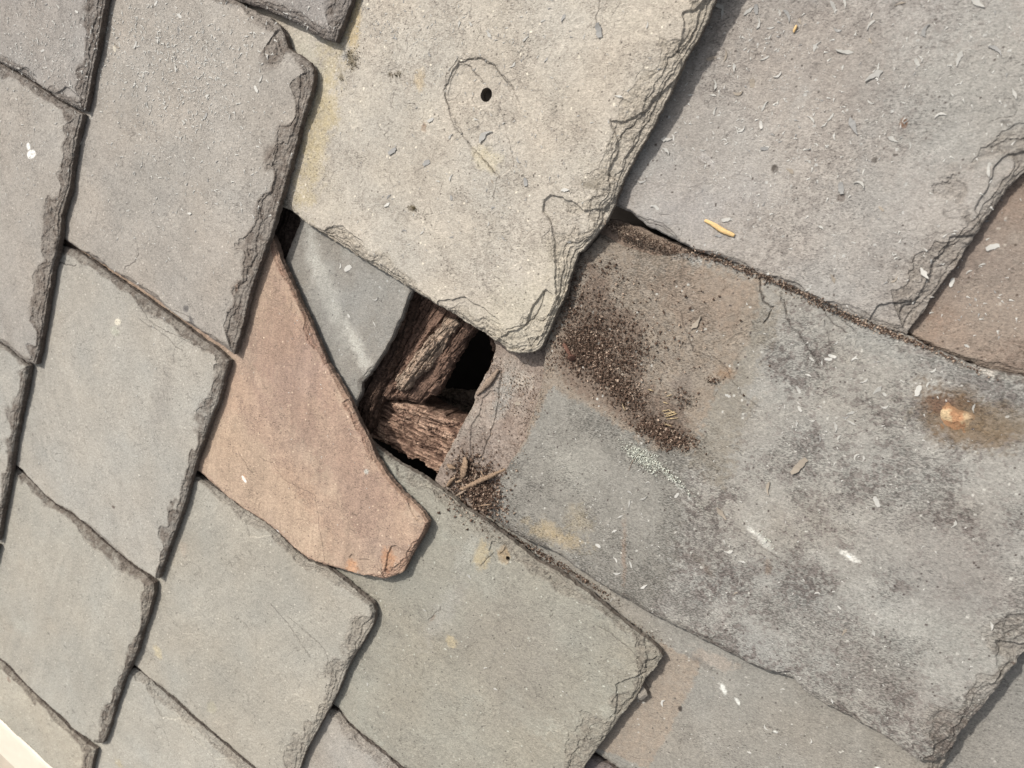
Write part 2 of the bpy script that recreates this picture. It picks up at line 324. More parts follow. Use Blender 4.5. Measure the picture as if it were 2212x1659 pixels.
slate('1d', 'grey slate just outside the left edge beside the long crack line', [(-12, 1180), (-30, 1250), (-60, 1350), (-90, 1460), (-170, 1420), (-420, 1290), (-400, 970), (-180, 1086)],
      1, mot(GREEN, dk=.3), None, seed=14, bev=(14, 4, 4))
# course 2
slate('2a', 'dark grey slate corner hanging into the top edge left of the beige slate', [(790, -110), (755, 0), (738, 44), (721, 89), (700, 84), (670, 70), (643, 51), (598, 32), (560, 14), (509, 0), (380, -80), (250, -160), (330, -420), (870, -380)],
      2, mot(col(148, 141, 136), dk=.5, speck=.17), None, seed=21, bev=(13, 5, 3), lift=1.5)
slate('2b', 'large warm grey slate under tiny pale flakes, its upper right corner broken off', [(509, 3), (523, 10), (554, 27), (581, 38), (602, 58), (610, 75), (619, 103), (639, 116), (663, 133), (673, 150), (672, 167), (670, 185), (660, 222), (643, 273), (636, 308), (622, 359), (608, 410), (598, 444), (578, 513), (564, 550), (543, 608), (533, 643), (520, 704), (509, 738), (501, 766), (478, 748), (437, 721), (383, 685), (342, 653), (294, 619), (239, 584), (191, 553), (171, 541), (143, 523), (60, 470), (120, 150), (200, -180), (250, -150), (380, -70)],
      2, mot(WARM, dk=.42, speck=.17, patches=[(415, 665, 5, 3.8, 20, col(92, 88, 88), .85, .25), (428, 690, 2.6, 7, 25, col(96, 92, 92), .85, .3), (250, 105, 2.6, 3.6, 0, col(215, 205, 185), 1, .1), (395, 70, 2, 7, 0, col(110, 112, 116), .6, .5), (528, 620, 2, 6, -20, col(160, 110, 70), .6, .6)]), None, seed=22, bev=(17, 3, 5), res=.75, lift=1.5,
      cracks=(([(268, 580), (292, 565), (300, 548)], .5, .6), ([(340, 648), (380, 672), (420, 690)], .5, .5)))
slate('2c', 'pale grey slate with a cream paint fleck, left of the orange brown slate', [(491, 779), (478, 824), (468, 868), (448, 916), (434, 960), (420, 998), (410, 1032), (400, 1073), (391, 1101), (379, 1136), (362, 1181), (345, 1229), (338, 1251), (318, 1239), (273, 1212), (232, 1177), (188, 1136), (154, 1109), (126, 1094), (99, 1073), (65, 1036), (38, 1008), (20, 995), (-60, 940), (0, 600), (60, 490), (130, 530), (164, 544), (191, 562), (239, 596), (294, 632), (342, 666), (383, 697), (427, 731), (461, 752)],
      2, mot(PALE, dk=.3, patches=[(261, 695, 4.0, 5.5, 100, col(222, 212, 192), 1, .1), (254, 1092, 3.2, 2.6, 0, col(98, 80, 72), .85, .3), (71, 939, 1.6, 2.2, 0, col(98, 85, 78), .9, .3), (360, 860, 14, 50, -20, col(138, 133, 128), .4, .7), (255, 715, 8, 6, 0, col(176, 176, 158), .6, .4)]), None, seed=23, bev=(11, 3, 8), res=.8,
      cracks=(([(118, 552), (128, 566), (152, 574), (164, 572)], .7, .8), ([(300, 660), (330, 700), (400, 735), (440, 755)], .5, .4), ([(300, 690), (352, 722), (395, 760)], .45, .4)))
slate('2d', 'green grey slate in the lower left with a jagged right edge', [(328, 1262), (328, 1283), (318, 1324), (304, 1365), (291, 1410), (277, 1441), (263, 1471), (246, 1523), (236, 1557), (226, 1591), (218, 1608), (204, 1608), (150, 1570), (109, 1529), (55, 1478), (31, 1454), (0, 1423), (-90, 1350), (-150, 1290), (-60, 1000), (20, 1001), (65, 1042), (99, 1079), (126, 1100), (154, 1116), (188, 1144), (232, 1184), (273, 1218), (316, 1250)],
      2, mot(GREEN, dk=.2, patches=[(110, 1367, 4, 2, -20, col(110, 105, 98), .7, .5), (148, 1394, 4, 1.8, -20, col(110, 105, 98), .7, .5), (45, 1350, 30, 14, 0, col(178, 176, 165), .5, .6), (148, 1480, 1.8, 2, 0, col(90, 76, 66), .8, .3)]), None, seed=24, bev=(9, 3, 9))
slate('2e', 'pale slate corner beside the white trim in the bottom left', [(202, 1622), (198, 1640), (193, 1659), (182, 1725), (113, 1661), (44, 1596), (0, 1557), (-60, 1503), (-130, 1440), (-110, 1370), (0, 1432), (31, 1462), (55, 1487), (109, 1538), (150, 1580), (186, 1612)],
      2, mot(col(176, 168, 152), dk=.25, patches=[(20, 1468, 5, 6, 0, col(150, 110, 92), .5, .6)]), None, seed=25, bev=(9, 3, 8))
# course 3
slate('3a', 'large beige slate with a round nail hole at the top centre', [(601, 446), (625, 455), (649, 475), (694, 506), (746, 540), (797, 572), (842, 598), (890, 629), (931, 653), (968, 675), (992, 692), (1030, 714), (1057, 731), (1078, 747), (1091, 759), (1119, 766), (1149, 762), (1163, 754), (1177, 731), (1190, 697), (1204, 666), (1218, 639), (1225, 608), (1235, 574), (1245, 547), (1257, 541), (1290, 499), (1307, 478), (1324, 437), (1344, 386), (1365, 345), (1396, 294), (1419, 246), (1443, 202), (1464, 154), (1481, 118), (1504, 82), (1524, 44), (1538, 7), (1585, -100), (1660, -260), (1300, -480), (860, -640), (400, -200), (420, 100), (520, 400)],
      3, mot(col(187, 177, 163), dark=col(134, 123, 112), dk=.5, dscale=22, dthr=.5, light=col(202, 192, 174), speck=.17,
             patches=[(690, 260, 20, 95, -18, col(190, 172, 128), .75, .6), (770, 30, 9, 40, -8, col(196, 172, 122), .8, .5), (640, 130, 40, 24, -30, col(184, 178, 160), .7, .5), (765, 130, 5, 9, 30, col(92, 80, 52), .8, .6), (748, 122, 4, 4, 0, col(150, 150, 150), .6, .4),
                      (850, 163, 3, 2.5, 0, col(88, 76, 50), .8, .5), (868, 160, 2.5, 2.2, 0, col(88, 76, 50), .8, .5), (740, 165, 3, 3, 0, col(100, 88, 60), .7, .5), (924, 277, 3, 5, -10, col(146, 120, 96), .8, .4), (895, 450, 4, 3, -20, col(95, 82, 55), .9, .3),
                      (1060, 345, 14, 10, -30, col(206, 192, 160), .7, .5), (915, 175, 6, 10, 0, col(196, 172, 130), .6, .5), (1050, 160, 30, 22, 0, col(160, 151, 138), .35, .8), (1290, 400, 10, 5, 0, col(110, 100, 80), .6, .7), (1160, 690, 70, 45, 30, col(196, 186, 164), .6, .6),
                      (600, 450, 30, 4, -30, col(170, 160, 140), .5, .5)]), None, seed=31, bev=(17, 9, 3), t=10, off=.5, lift=1.5, h0=.5, twist=-9, res=.62, lines=8, relief=.3, waves=.8, edgecol=(160, 148, 130),
      holes=((1049.6, 204.4, 5.4),),
      chips=(([(989, 126), (1037, 126), (1064, 140), (1091, 167), (1108, 191), (1119, 222), (1122, 246), (1112, 330), (1108, 366), (1081, 386), (1057, 359), (1026, 325), (985, 277), (968, 239), (961, 205), (965, 161)], 1.3, 1.0, 1),
             ([(988, 130), (1012, 140), (1040, 180), (1060, 200), (1062, 230), (1035, 235), (1000, 224), (968, 218), (968, 170)], .7, .8, 1),
             ([(1175, 432), (1188, 422), (1230, 432), (1262, 448), (1300, 446), (1330, 420), (1340, 440), (1290, 520), (1240, 560), (1225, 610), (1205, 660), (1196, 600), (1205, 560), (1190, 500), (1174, 460)], 1.9, 1.0, 0),
             ([(1320, 262), (1350, 262), (1390, 240), (1425, 200), (1470, 150), (1460, 200), (1400, 310), (1345, 400), (1310, 380), (1335, 325), (1335, 300)], 1.8, 1.0, 0),
             ([(1480, 30), (1500, 20), (1545, -20), (1530, 60), (1470, 160), (1462, 110), (1475, 70)], 1.8, .9, 0),
             ([(695, 500), (705, 490), (740, 485), (790, 520), (770, 555), (740, 540)], 1.3, .9, 0),
             ([(950, 655), (1000, 640), (1050, 668), (1080, 690), (1080, 730), (1030, 722), (980, 690)], 1.5, .9, 0),
             ([(1060, 740), (1130, 700), (1160, 650), (1180, 620), (1195, 640), (1170, 720), (1150, 755), (1100, 760)], 2.0, 1.0, 0)),
      cracks=(([(989, 126), (1037, 126), (1064, 140), (1091, 167), (1108, 191)], .35, .5), ([(989, 126), (965, 161), (961, 205), (968, 239), (985, 277), (1026, 325), (1057, 359), (1081, 386)], .35, .5), ([(990, 130), (1020, 150), (1045, 178)], .4, .4), ([(1072, 215), (1090, 260), (1104, 330), (1110, 365)], .3, .3), ([(1175, 630), (1165, 665), (1150, 690), (1130, 705), (1095, 712)], .6, .8), ([(1298, 0), (1290, 40), (1284, 60)], .4, .4), ([(1075, 385), (1072, 400), (1064, 425)], .4, .4)))
slate('3b', 'orange brown broken slate with a long diagonal break beside the hole', [(590, 520), (597, 542), (608, 571), (632, 625), (660, 684), (684, 738), (704, 786), (729, 827), (750, 862), (767, 899), (790, 943), (811, 991), (835, 1029), (862, 1063), (893, 1092), (910, 1109), (924, 1130), (915, 1153), (900, 1177), (886, 1201), (876, 1222), (866, 1239), (849, 1246), (828, 1251), (808, 1249), (770, 1242), (729, 1230), (701, 1223), (663, 1208), (632, 1184), (608, 1160), (581, 1136), (547, 1112), (520, 1096), (499, 1080), (461, 1050), (431, 1022), (300, 930), (90, 770), (100, 480), (300, 380), (570, 480)],
      3, mot(col(182, 153, 130), dark=col(142, 116, 102), dk=.5, dscale=14, streak=.14, speck=.17, light=col(190, 166, 142), lt=.45,
             polys=[([(590, 600), (660, 720), (760, 900), (860, 1080), (800, 1150), (690, 1000), (600, 850), (540, 760)], col(158, 127, 110), .6, 18), ([(430, 900), (520, 900), (600, 1010), (680, 1100), (720, 1220), (560, 1110), (440, 1020)], col(188, 162, 136), .65, 14)],
             patches=[(690, 880, 9, 60, 30, col(186, 158, 134), .5, .9), (740, 1080, 8, 46, 28, col(192, 166, 140), .45, .9), (560, 850, 7, 40, 32, col(150, 118, 104), .4, .9), (840, 1180, 30, 14, 20, col(158, 134, 120), .5, .8), (660, 800, 30, 80, -50, col(164, 137, 124), .5, .9), (560, 640, 30, 40, 0, col(172, 148, 126), .5, .9), (800, 1100, 40, 60, 40, col(160, 134, 118), .45, .9), (770, 1218, 8, 9, 0, col(204, 146, 98), .8, .4), (850, 1200, 9, 13, -10, col(200, 140, 92), .7, .5), (528, 1030, 5, 3, 40, col(215, 160, 120), .6, .5),
                      (530, 1034, 2.0, 4.6, 40, col(248, 246, 240), 1, .12), (607, 1151, 1.7, 6.5, 40, col(250, 248, 244), 1, .1), (801, 1014, 3.5, 3.0, 0, col(205, 205, 196), .8, .4), (500, 960, 30, 20, 0, col(178, 150, 124), .5, .6), (520, 760, 26, 20, 0, col(160, 138, 120), .5, .9)]), None, seed=32, bev=(6, 2.5, 1.6), t=8, lift=2, res=.7, edgecol=(150, 105, 82), lines=5,
      chips=(([(830, 1240), (835, 1205), (845, 1180), (880, 1190), (898, 1182), (870, 1240)], 1.6, .8, 0), ([(750, 1202), (760, 1196), (800, 1212), (828, 1240), (800, 1246), (770, 1232)], 1.0, .8, 0), ([(878, 1070), (905, 1090), (924, 1132), (905, 1130), (890, 1110)], 1.4, .8, 0)),
      cracks=(([(515, 975), (535, 1010), (545, 1022)], .4, .5), ([(560, 990), (590, 1000), (610, 1035), (680, 1070), (701, 1210)], .35, .35)))
slate('3c', 'green grey slate with a cream spot, below the orange brown one', [(420, 1030), (461, 1056), (499, 1084), (520, 1100), (547, 1117), (581, 1141), (608, 1165), (632, 1189), (663, 1213), (701, 1228), (725, 1244), (756, 1270), (784, 1292), (802, 1307), (808, 1324), (802, 1352), (787, 1379), (770, 1406), (756, 1427), (743, 1454), (728, 1495), (711, 1529), (684, 1577), (660, 1618), (646, 1659), (620, 1715), (547, 1659), (506, 1625), (461, 1584), (410, 1543), (376, 1509), (342, 1482), (308, 1454), (284, 1437), (200, 1380), (260, 1200), (340, 980)],
      3, mot(GREEN, dk=.22, patches=[(340, 1410, 8, 11, 20, col(196, 182, 150), .9, .35), (395, 1185, 8, 10, 20, col(186, 168, 150), .4, .5), (460, 1525, 10, 10, 0, col(184, 176, 148), .5, .6), (620, 1150, 40, 9, -40, col(140, 138, 126), .5, .5)]), None, seed=33, bev=(13, 3, 6),
      chips=(([(520, 1090), (560, 1090), (620, 1150), (680, 1190), (720, 1228), (690, 1216), (640, 1180), (590, 1160), (540, 1158)], .7, .8, 0),),
      cracks=(([(585, 1305), (620, 1345), (670, 1420)], .5, .4), ([(620, 1330), (700, 1400), (728, 1480)], .45, .4)))
slate('3d', 'pale slate with flaked layers at the bottom edge, below the cream spotted slate', [(268, 1441), (290, 1446), (342, 1492), (376, 1520), (410, 1552), (461, 1594), (506, 1634), (547, 1668), (614, 1725), (590, 1790), (540, 1880), (330, 1770), (150, 1680), (170, 1600)],
      3, mot(col(172, 167, 156), dk=.25, patches=[(255, 1650, 10, 6, 0, col(186, 170, 130), .5, .6)]), None, seed=34, bev=(8, 3, 9), relief=.4,
      chips=(([(310, 1450), (325, 1500), (350, 1550), (390, 1558), (420, 1600), (470, 1640), (500, 1640), (400, 1560), (330, 1480)], .9, .8, 0),))
# course 4
slate('4a', 'lilac grey slate strewn with curled flakes, right of the beige slate', [(1324, 441), (1361, 458), (1399, 489), (1430, 502), (1466, 522), (1497, 540), (1534, 551), (1558, 557), (1593, 571), (1640, 598), (1675, 608), (1716, 622), (1746, 642), (1791, 660), (1825, 677), (1876, 694), (1897, 707), (1934, 718), (1960, 724), (1982, 690), (2006, 660), (2030, 619), (2057, 584), (2081, 552), (2112, 502), (2129, 478), (2157, 441), (2177, 407), (2212, 376), (2270, 310), (2440, 80), (2300, -200), (1800, -420), (1440, -300), (1300, 100), (1240, 390)],
      4, mot(LILAC*1.08, dark=col(114, 104, 98), dk=.5, dscale=36, dthr=.52, speck=.1, light=col(164, 162, 158), lt=.4,
             patches=[(1760, 140, 70, 40, -40, col(128, 118, 112), .35, .7), (2100, 200, 60, 50, 0, col(150, 150, 144), .5, .6), (1950, 270, 2.5, 4, 0, col(126, 88, 60), .9, .3), (1675, 366, 2.6, 3, 0, col(70, 60, 52), .9, .3), (1888, 349, 1.8, 2, 0, col(70, 60, 52), .9, .3), (1817, 428, 3, 3, 0, col(105, 92, 84), .9, .3), (1530, 345, 4, 8, 50, col(190, 184, 180), .6, .6), (1480, 450, 60, 30, 0, col(158, 153, 152), .5, .7)]), None, seed=41, bev=(20, 3, 3), res=.62, t=8, lift=.5, relief=.15,
      chips=(([(2250, 320), (2177, 328), (2145, 356), (2119, 418), (2100, 455), (2112, 500), (2050, 510), (2040, 535), (2020, 560), (2006, 610), (1985, 640), (1975, 652), (1930, 652), (1895, 668), (1878, 692), (1960, 728), (2090, 550), (2260, 340)], 1.7, 1.0, 0), ([(1940, 690), (1950, 660), (1985, 655), (1975, 690), (1960, 720)], 1.3, 1.0, 0), ([(1585, 575), (1640, 585), (1700, 612), (1640, 600)], .8, .8, 0)))
slate('4c', 'broad green grey slate at the bottom centre with two yellowish spots', [(790, 948), (806, 962), (832, 984), (862, 1005), (907, 1029), (931, 1048), (968, 1073), (999, 1099), (1026, 1116), (1050, 1129), (1071, 1147), (1091, 1160), (1112, 1177), (1156, 1212), (1201, 1235), (1242, 1266), (1269, 1283), (1310, 1317), (1344, 1345), (1378, 1372), (1406, 1393), (1423, 1410), (1432, 1423), (1419, 1441), (1399, 1464), (1389, 1475), (1372, 1509), (1354, 1533), (1337, 1553), (1320, 1577), (1303, 1601), (1283, 1629), (1262, 1659), (1220, 1730), (1180, 1800), (866, 1659), (845, 1642), (818, 1618), (780, 1588), (750, 1560), (729, 1533), (640, 1470), (600, 1250), (640, 1130), (720, 1090)],
      4, mot(col(160, 155, 141), gain=.95, dk=.35, dark=col(118, 112, 104), dscale=26, speck=.13, light=col(170, 170, 158),
             patches=[(1040, 1200, 9, 15, -20, col(190, 170, 128), .8, .5), (978, 1385, 7.5, 7, 0, col(200, 182, 142), .9, .4), (1010, 1190, 30, 8, 60, col(176, 174, 164), .6, .6), (960, 1320, 50, 12, 60, col(176, 172, 166), .4, .7), (1100, 1400, 60, 90, 30, col(148, 140, 130), .5, .7), (935, 1335, 6, 1.5, 55, col(130, 105, 84), .6, .5),
                      (1380, 1335, 5, 3, 50, col(225, 225, 215), .8, .4), (1090, 1195, 7, 9, 10, col(172, 144, 104), .8, .4), (868, 1092, 20, 8, 30, col(146, 146, 136), .5, .6), (810, 1340, 30, 60, 0, col(160, 154, 140), .4, .7)]), None, seed=43, bev=(13, 3, 11), res=.7,
      chips=(([(1060, 1165), (1090, 1175), (1105, 1200), (1095, 1222), (1070, 1215), (1058, 1190)], 1.0, .9, 1), ([(1330, 1545), (1332, 1480), (1360, 1465), (1395, 1455), (1370, 1505), (1350, 1535)], 1.6, .8, 0), ([(1380, 1360), (1400, 1420), (1395, 1450), (1430, 1430), (1420, 1405)], 1.4, .8, 0)),
      holes=((1097, 1207, 2.2),),
      cracks=(([(1290, 1350), (1360, 1400), (1385, 1430), (1395, 1450)], .5, .5), ([(1040, 1222), (1055, 1205), (1065, 1195)], .6, .6), ([(925, 1345), (940, 1325), (953, 1310)], .5, .4)))
slate('4d', 'small visible piece of pale slate at the bottom edge left of centre', [(706, 1533), (729, 1541), (750, 1569), (780, 1597), (818, 1627), (866, 1668), (1170, 1810), (1000, 1900), (700, 1800), (600, 1640)],
      4, mot(col(166, 158, 148), dk=.3, patches=[(742, 1528, 2, 2, 0, col(150, 70, 60), .6, .5)]), None, seed=44, bev=(8, 3, 8))
slate('4b', 'blue grey broken slate piece with a whitish scratch, tucked between the orange and beige slates', [(642, 470), (646, 478), (632, 513), (619, 545), (610, 571), (640, 660), (690, 780), (735, 860), (760, 886), (764, 882), (779, 848), (780, 827), (794, 813), (811, 789), (832, 755), (849, 725), (866, 690), (879, 653), (893, 622), (920, 560), (760, 470), (680, 430)],
      4, mot(col(150, 145, 137), gain=.93, dark=col(122, 118, 113), dk=.3, dscale=22, speck=.14, light=col(160, 160, 156),
             patches=[(660, 560, 10, 42, 8, col(198, 195, 186), .7, .95), (700, 640, 12, 60, 22, col(192, 190, 181), .6, .95), (765, 760, 9, 36, 30, col(206, 203, 193), .8, .95), (735, 540, 8, 10, 0, col(175, 175, 168), .4, .5)]), None, seed=45, bev=(2.5, 2, 2), t=6, res=.6, rag=.8, relief=.1)
# course 5
s5b_p = [(1187, 715), (1177, 745), (1173, 779), (1170, 807), (1165, 837), (1153, 882), (1139, 916), (1132, 950), (1115, 978), (1098, 1001), (1078, 1036), (1071, 1060), (1033, 1100), (1054, 1119), (1091, 1143), (1139, 1171), (1173, 1184), (1208, 1201), (1242, 1229), (1283, 1256), (1317, 1278), (1354, 1297), (1389, 1321), (1430, 1341), (1456, 1354), (1497, 1376), (1548, 1400), (1593, 1423), (1634, 1444), (1675, 1461), (1709, 1471), (1740, 1499), (1784, 1526), (1832, 1550), (1883, 1577), (1928, 1605), (1969, 1635), (1993, 1649), (2016, 1652), (2037, 1646), (2051, 1629), (2071, 1598), (2095, 1564), (2126, 1529), (2160, 1485), (2177, 1461), (2212, 1420), (2290, 1330), (2560, 960), (2400, 870), (2212, 815), (2122, 797), (2071, 777), (2037, 763), (1999, 746), (1962, 724), (1870, 680), (1740, 620), (1600, 560), (1500, 545), (1420, 552), (1345, 530), (1293, 503), (1255, 540), (1235, 560)]
slate('5b', 'long mottled purple grey slate with an orange stone blob, largest slate on the right', s5b_p,
      5, mot(col(151, 147, 140), gain=1.1, dark=col(100, 88, 84), dk=.85, dscale=34, dthr=.45, speck=.2, light=col(165, 162, 155), lt=.5,
             polys=[([(1150, 850), (1200, 820), (1500, 960), (1440, 1260), (1390, 1330), (1200, 1210), (1020, 1110), (1060, 1000)], col(131, 127, 119), .85, 14),
                    ([(1580, 620), (1680, 640), (1620, 880), (1560, 1040), (1490, 1000), (1540, 800)], col(134, 126, 113), .8, 14),
                    ([(1200, 560), (1290, 490), (1400, 540), (1500, 560), (1650, 600), (1640, 680), (1590, 780), (1530, 880), (1500, 970), (1400, 960), (1290, 890), (1190, 840), (1150, 900), (1120, 970), (1100, 990), (1165, 800), (1185, 700)], col(143, 128, 112), .95, 6),
                    ([(1390, 620), (1480, 570), (1640, 610), (1570, 720), (1480, 700)], col(138, 120, 104), .7, 10),
                    ([(1440, 830), (1500, 790), (1500, 850), (1475, 880)], col(118, 106, 97), .7, 6),
                    ([(1195, 780), (1215, 690), (1250, 620), (1270, 560), (1300, 600), (1330, 660), (1400, 690), (1370, 760), (1400, 830), (1480, 880), (1490, 940), (1420, 950), (1300, 880), (1220, 830)], col(118, 99, 85), .8, 7)],
             patches=[(1240, 1010, 26, 32, 0, col(164, 161, 151), .5, .8), (1200, 1158, 34, 10, -10, col(172, 151, 112), .75, .8), (1250, 1120, 14, 16, 0, col(166, 149, 116), .5, .8), (1270, 760, 30, 26, 30, col(92, 74, 62), .55, .9), (1330, 835, 34, 13, -40, col(92, 74, 62), .55, .9), (1430, 935, 24, 10, -20, col(90, 72, 60), .6, .9), (1570, 805, 9, 6, 0, col(140, 108, 76), .6, .6), (1390, 988, 14, 6, -35, col(206, 206, 196), .8, .7), (1445, 1025, 26, 1.6, -42, col(214, 212, 204), .8, .7),
                      (2060, 890, 31, 20, -12, col(112, 86, 56), .95, .6), (2050, 872, 18, 9, -12, col(98, 70, 46), .8, .7), (2120, 915, 34, 14, -15, col(126, 106, 80), .75, .8), (2190, 900, 36, 9, -8, col(120, 106, 88), .6, .8), (2030, 868, 9, 6, 0, col(112, 80, 62), .7, .6),
                      (1950, 1380, 60, 40, 30, col(158, 157, 150), .5, .9), (1750, 1390, 60, 20, -30, col(158, 156, 149), .45, .9), (2080, 1200, 50, 40, 0, col(122, 110, 105), .4, .9), (1920, 1460, 60, 20, -30, col(120, 108, 102), .45, .9), (1480, 1300, 12, 10, 0, col(106, 101, 96), .5, .8), (2120, 830, 40, 6, -18, col(118, 112, 108), .6, .8),
                      (1835, 1190, 9, 2.4, -28, col(232, 229, 222), .95, .6), (1650, 1160, 10, 3.0, -45, col(208, 206, 200), .8, .8), (1625, 1140, 5, 2, -40, col(220, 218, 210), .8, .8), (1510, 1200, 5, 4, 0, col(90, 76, 66), .7, .7), (1530, 1225, 8, 4, -40, col(112, 97, 85), .6, .7), (1660, 1218, 3, 7, 0, col(128, 104, 84), .6, .7),
                      (2120, 795, 8, 3, -20, col(222, 216, 206), .8, .8), (1350, 1190, 2.4, 36, 2, col(150, 122, 100), .6, .8), (1965, 1175, 40, 30, 0, col(154, 152, 147), .4, .9), (1900, 740, 20, 12, -20, col(146, 147, 143), .5, .8)]), None,
      seed=52, off=7.5, bev=(14, 3, 2), t=9, res=.62, relief=.22, lines=7,
      bumps=((1630, 640, 10, .8),),
      chips=(([(1655, 615), (1690, 640), (1700, 700), (1740, 720), (1780, 690), (1800, 740), (1830, 780), (1850, 720), (1790, 665), (1720, 625)], .9, .9, 0), ([(2148, 1380), (2170, 1385), (2212, 1395), (2260, 1370), (2190, 1450), (2155, 1480), (2150, 1430)], 2.2, 1.0, 0), ([(1960, 1600), (2010, 1612), (2060, 1600), (2080, 1540), (2100, 1560), (2035, 1650), (1990, 1648)], 1.6, 1.0, 0), ([(1660, 1462), (1680, 1452), (1705, 1452), (1720, 1480), (1740, 1505), (1700, 1470)], 2.0, .8, 0)),
      cracks=(([(1640, 600), (1650, 650), (1668, 665), (1655, 695)], .6, 1.2), ([(1695, 645), (1697, 690), (1740, 740), (1770, 790)], .5, .6), ([(1780, 670), (1800, 700), (1830, 720)], .5, .6), ([(1470, 670), (1500, 760), (1560, 780), (1600, 850), (1640, 880)], .4, .4), ([(1590, 1140), (1640, 1180), (1690, 1210)], .4, .4)))
slate('5a', 'brown stained slate at the right edge below the flaked lilac slate', [(1930, 722), (1962, 722), (1999, 744), (2037, 761), (2071, 775), (2122, 795), (2212, 813), (2400, 866), (2600, 900), (2640, 500), (2480, 60), (2380, 0), (2100, 350), (1960, 600)],
      5, mot(col(150, 130, 115), dark=col(110, 92, 80), dk=.6, dscale=30, speck=.12, light=col(158, 148, 136), lt=.6,
             patches=[(2120, 600, 40, 36, 0, col(140, 128, 118), .6, .7), (2000, 700, 30, 20, 0, col(150, 120, 98), .6, .7), (2080, 560, 20, 20, 0, col(128, 112, 102), .5, .7), (2130, 690, 40, 30, 0, col(156, 142, 128), .6, .7)]), None, seed=51, bev=(12, 3, 3), res=.7)
slate('5c', 'slate with a brown stained strip, at the bottom edge under the long mottled slate', [(1015, 1100), (1060, 1085), (1200, 1150), (1420, 1290), (1700, 1430), (2000, 1620), (2060, 1625), (2020, 1690), (1960, 1790), (1900, 1900), (1540, 1760), (1335, 1664), (1310, 1645), (1270, 1621), (1240, 1590), (1260, 1450), (1080, 1250), (1000, 1150)],
      5, mot(col(143, 138, 129), gain=1.1, dark=col(112, 105, 98), dk=.4, dscale=22, speck=.13, light=col(156, 152, 144),
             polys=[([(1390, 1375), (1512, 1437), (1492, 1490), (1400, 1665), (1270, 1615), (1340, 1540), (1430, 1420)], col(150, 135, 119), .9, 3), ([(1500, 1402), (1590, 1440), (1560, 1450), (1500, 1425)], col(168, 150, 134), .5, 6)], patches=[(1290, 1320, 60, 10, -33, col(136, 129, 126), .6, .5), (1560, 1488, 2.6, 5.0, 30, col(230, 230, 224), .9, .5), (1593, 1516, 1.6, 3.2, 30, col(236, 236, 230), .95, .3), (1676, 1579, 2.2, 1.2, 0, col(232, 232, 226), .95, .3), (1896, 1650, 3, 2, 0, col(225, 225, 220), .9, .4), (1468, 1534, 2, 3, 0, col(50, 42, 38), .9, .3), (1511, 1433, 14, 4, -20, col(100, 88, 80), .5, .6)]), None, seed=53, off=-2.5, bev=(6, 4, 3), res=.7, relief=.1)
slate('5d', 'dark purple slate sliver showing at the bottom edge under the brown strip', [(1225, 1640), (1262, 1628), (1290, 1640), (1330, 1668), (1400, 1720), (1300, 1790), (1180, 1750)],
      5, mot(col(122, 112, 112), dk=.5), None, seed=54, off=-5, bev=(6, 3, 4))
slate('6a', 'grey slate in the bottom right corner behind the mottled slate tail', [(1990, 1640), (2060, 1560), (2230, 1350), (2520, 1010), (2760, 1200), (2640, 1500), (2380, 1900), (2010, 1790), (1960, 1720)],
      6, mot(col(143, 139, 132), dk=.35, speck=.12), None, seed=61, off=-3.5, bev=(6, 3, 3))
# broken slates below the missing ones
slate('5v', 'dust covered slate strip along the right side of the hole', [(1060, 700), (1069, 748), (1062, 775), (1052, 800), (1036, 828), (1026, 848), (1020, 880), (1003, 905), (990, 930), (975, 960), (958, 990), (945, 1020), (933, 1046), (925, 1062), (960, 1085), (1030, 1125), (1110, 1100), (1220, 900), (1260, 760), (1220, 690), (1120, 640)],
      5, mot(col(158, 142, 131), dark=col(118, 100, 88), dk=.6, dscale=14, speck=.22, light=col(172, 162, 150), lt=.5,
             patches=[(1070, 860, 10, 30, -20, col(164, 162, 156), .7, .6), (1120, 830, 14, 9, 0, col(196, 186, 172), .5, .6), (1090, 900, 6, 25, -20, col(112, 90, 78), .4, .7), (985, 1000, 16, 30, -20, col(140, 122, 110), .5, .6)]), None, seed=55, off=-2.0, t=8, bev=(4, 3, 3), res=.55, rag=1.1, relief=.5, mat=M_DUST,
      chips=(([(1040, 860), (1070, 840), (1080, 860), (1060, 940), (1040, 1000), (1010, 1000), (1020, 920)], 1.0, 1.2, 0),),
      cracks=(([(1085, 800), (1075, 880), (1060, 940), (1030, 1010)], .8, .8),))
slate('5w', 'dust coated slate end in the gap under the lilac grey slate', [(1290, 505), (1296, 482), (1312, 474), (1345, 480), (1400, 500), (1470, 528), (1520, 550), (1480, 570), (1380, 560), (1320, 540)],
      5, mot(col(152, 131, 115), dark=BROWN, dk=.6, speck=.2), None, seed=56, off=4.5, t=6, bev=(3, 3, 3), res=.6, rag=1.0, mat=M_DUST, relief=.4)

# ------------------------------------------------------------------ what lies where
bpy.context.view_layer.update(); DG = bpy.context.evaluated_depsgraph_get()
def inside(P, poly):
    x, y = P; c = False; n = len(poly); j = n-1
    for i in range(n):
        if (poly[i][1] > y) != (poly[j][1] > y) and x < (poly[j][0]-poly[i][0])*(y-poly[i][1])/(poly[j][1]-poly[i][1])+poly[i][0]: c = not c
        j = i
    return c
def top_at(P):                                  # highest slate under a traced point: key and point on it
    best = None
    for k, v in SL.items():
        if inside(P, v['P']):
            h = v['hitw'](P)[0]
            if best is None or h[2] > best[1][2]: best = (k, h)
    if best:
        ok, loc, _, _ = SL[best[0]]['obj'].ray_cast(Vector((best[1][0]*.001, best[1][1]*.001, .2)), Vector((0, 0, -1)), depsgraph=DG)
        if ok and abs(loc.z*1000-best[1][2]) < 6: best = (best[0], np.array([best[1][0], best[1][1], loc.z*1000]))
    return best
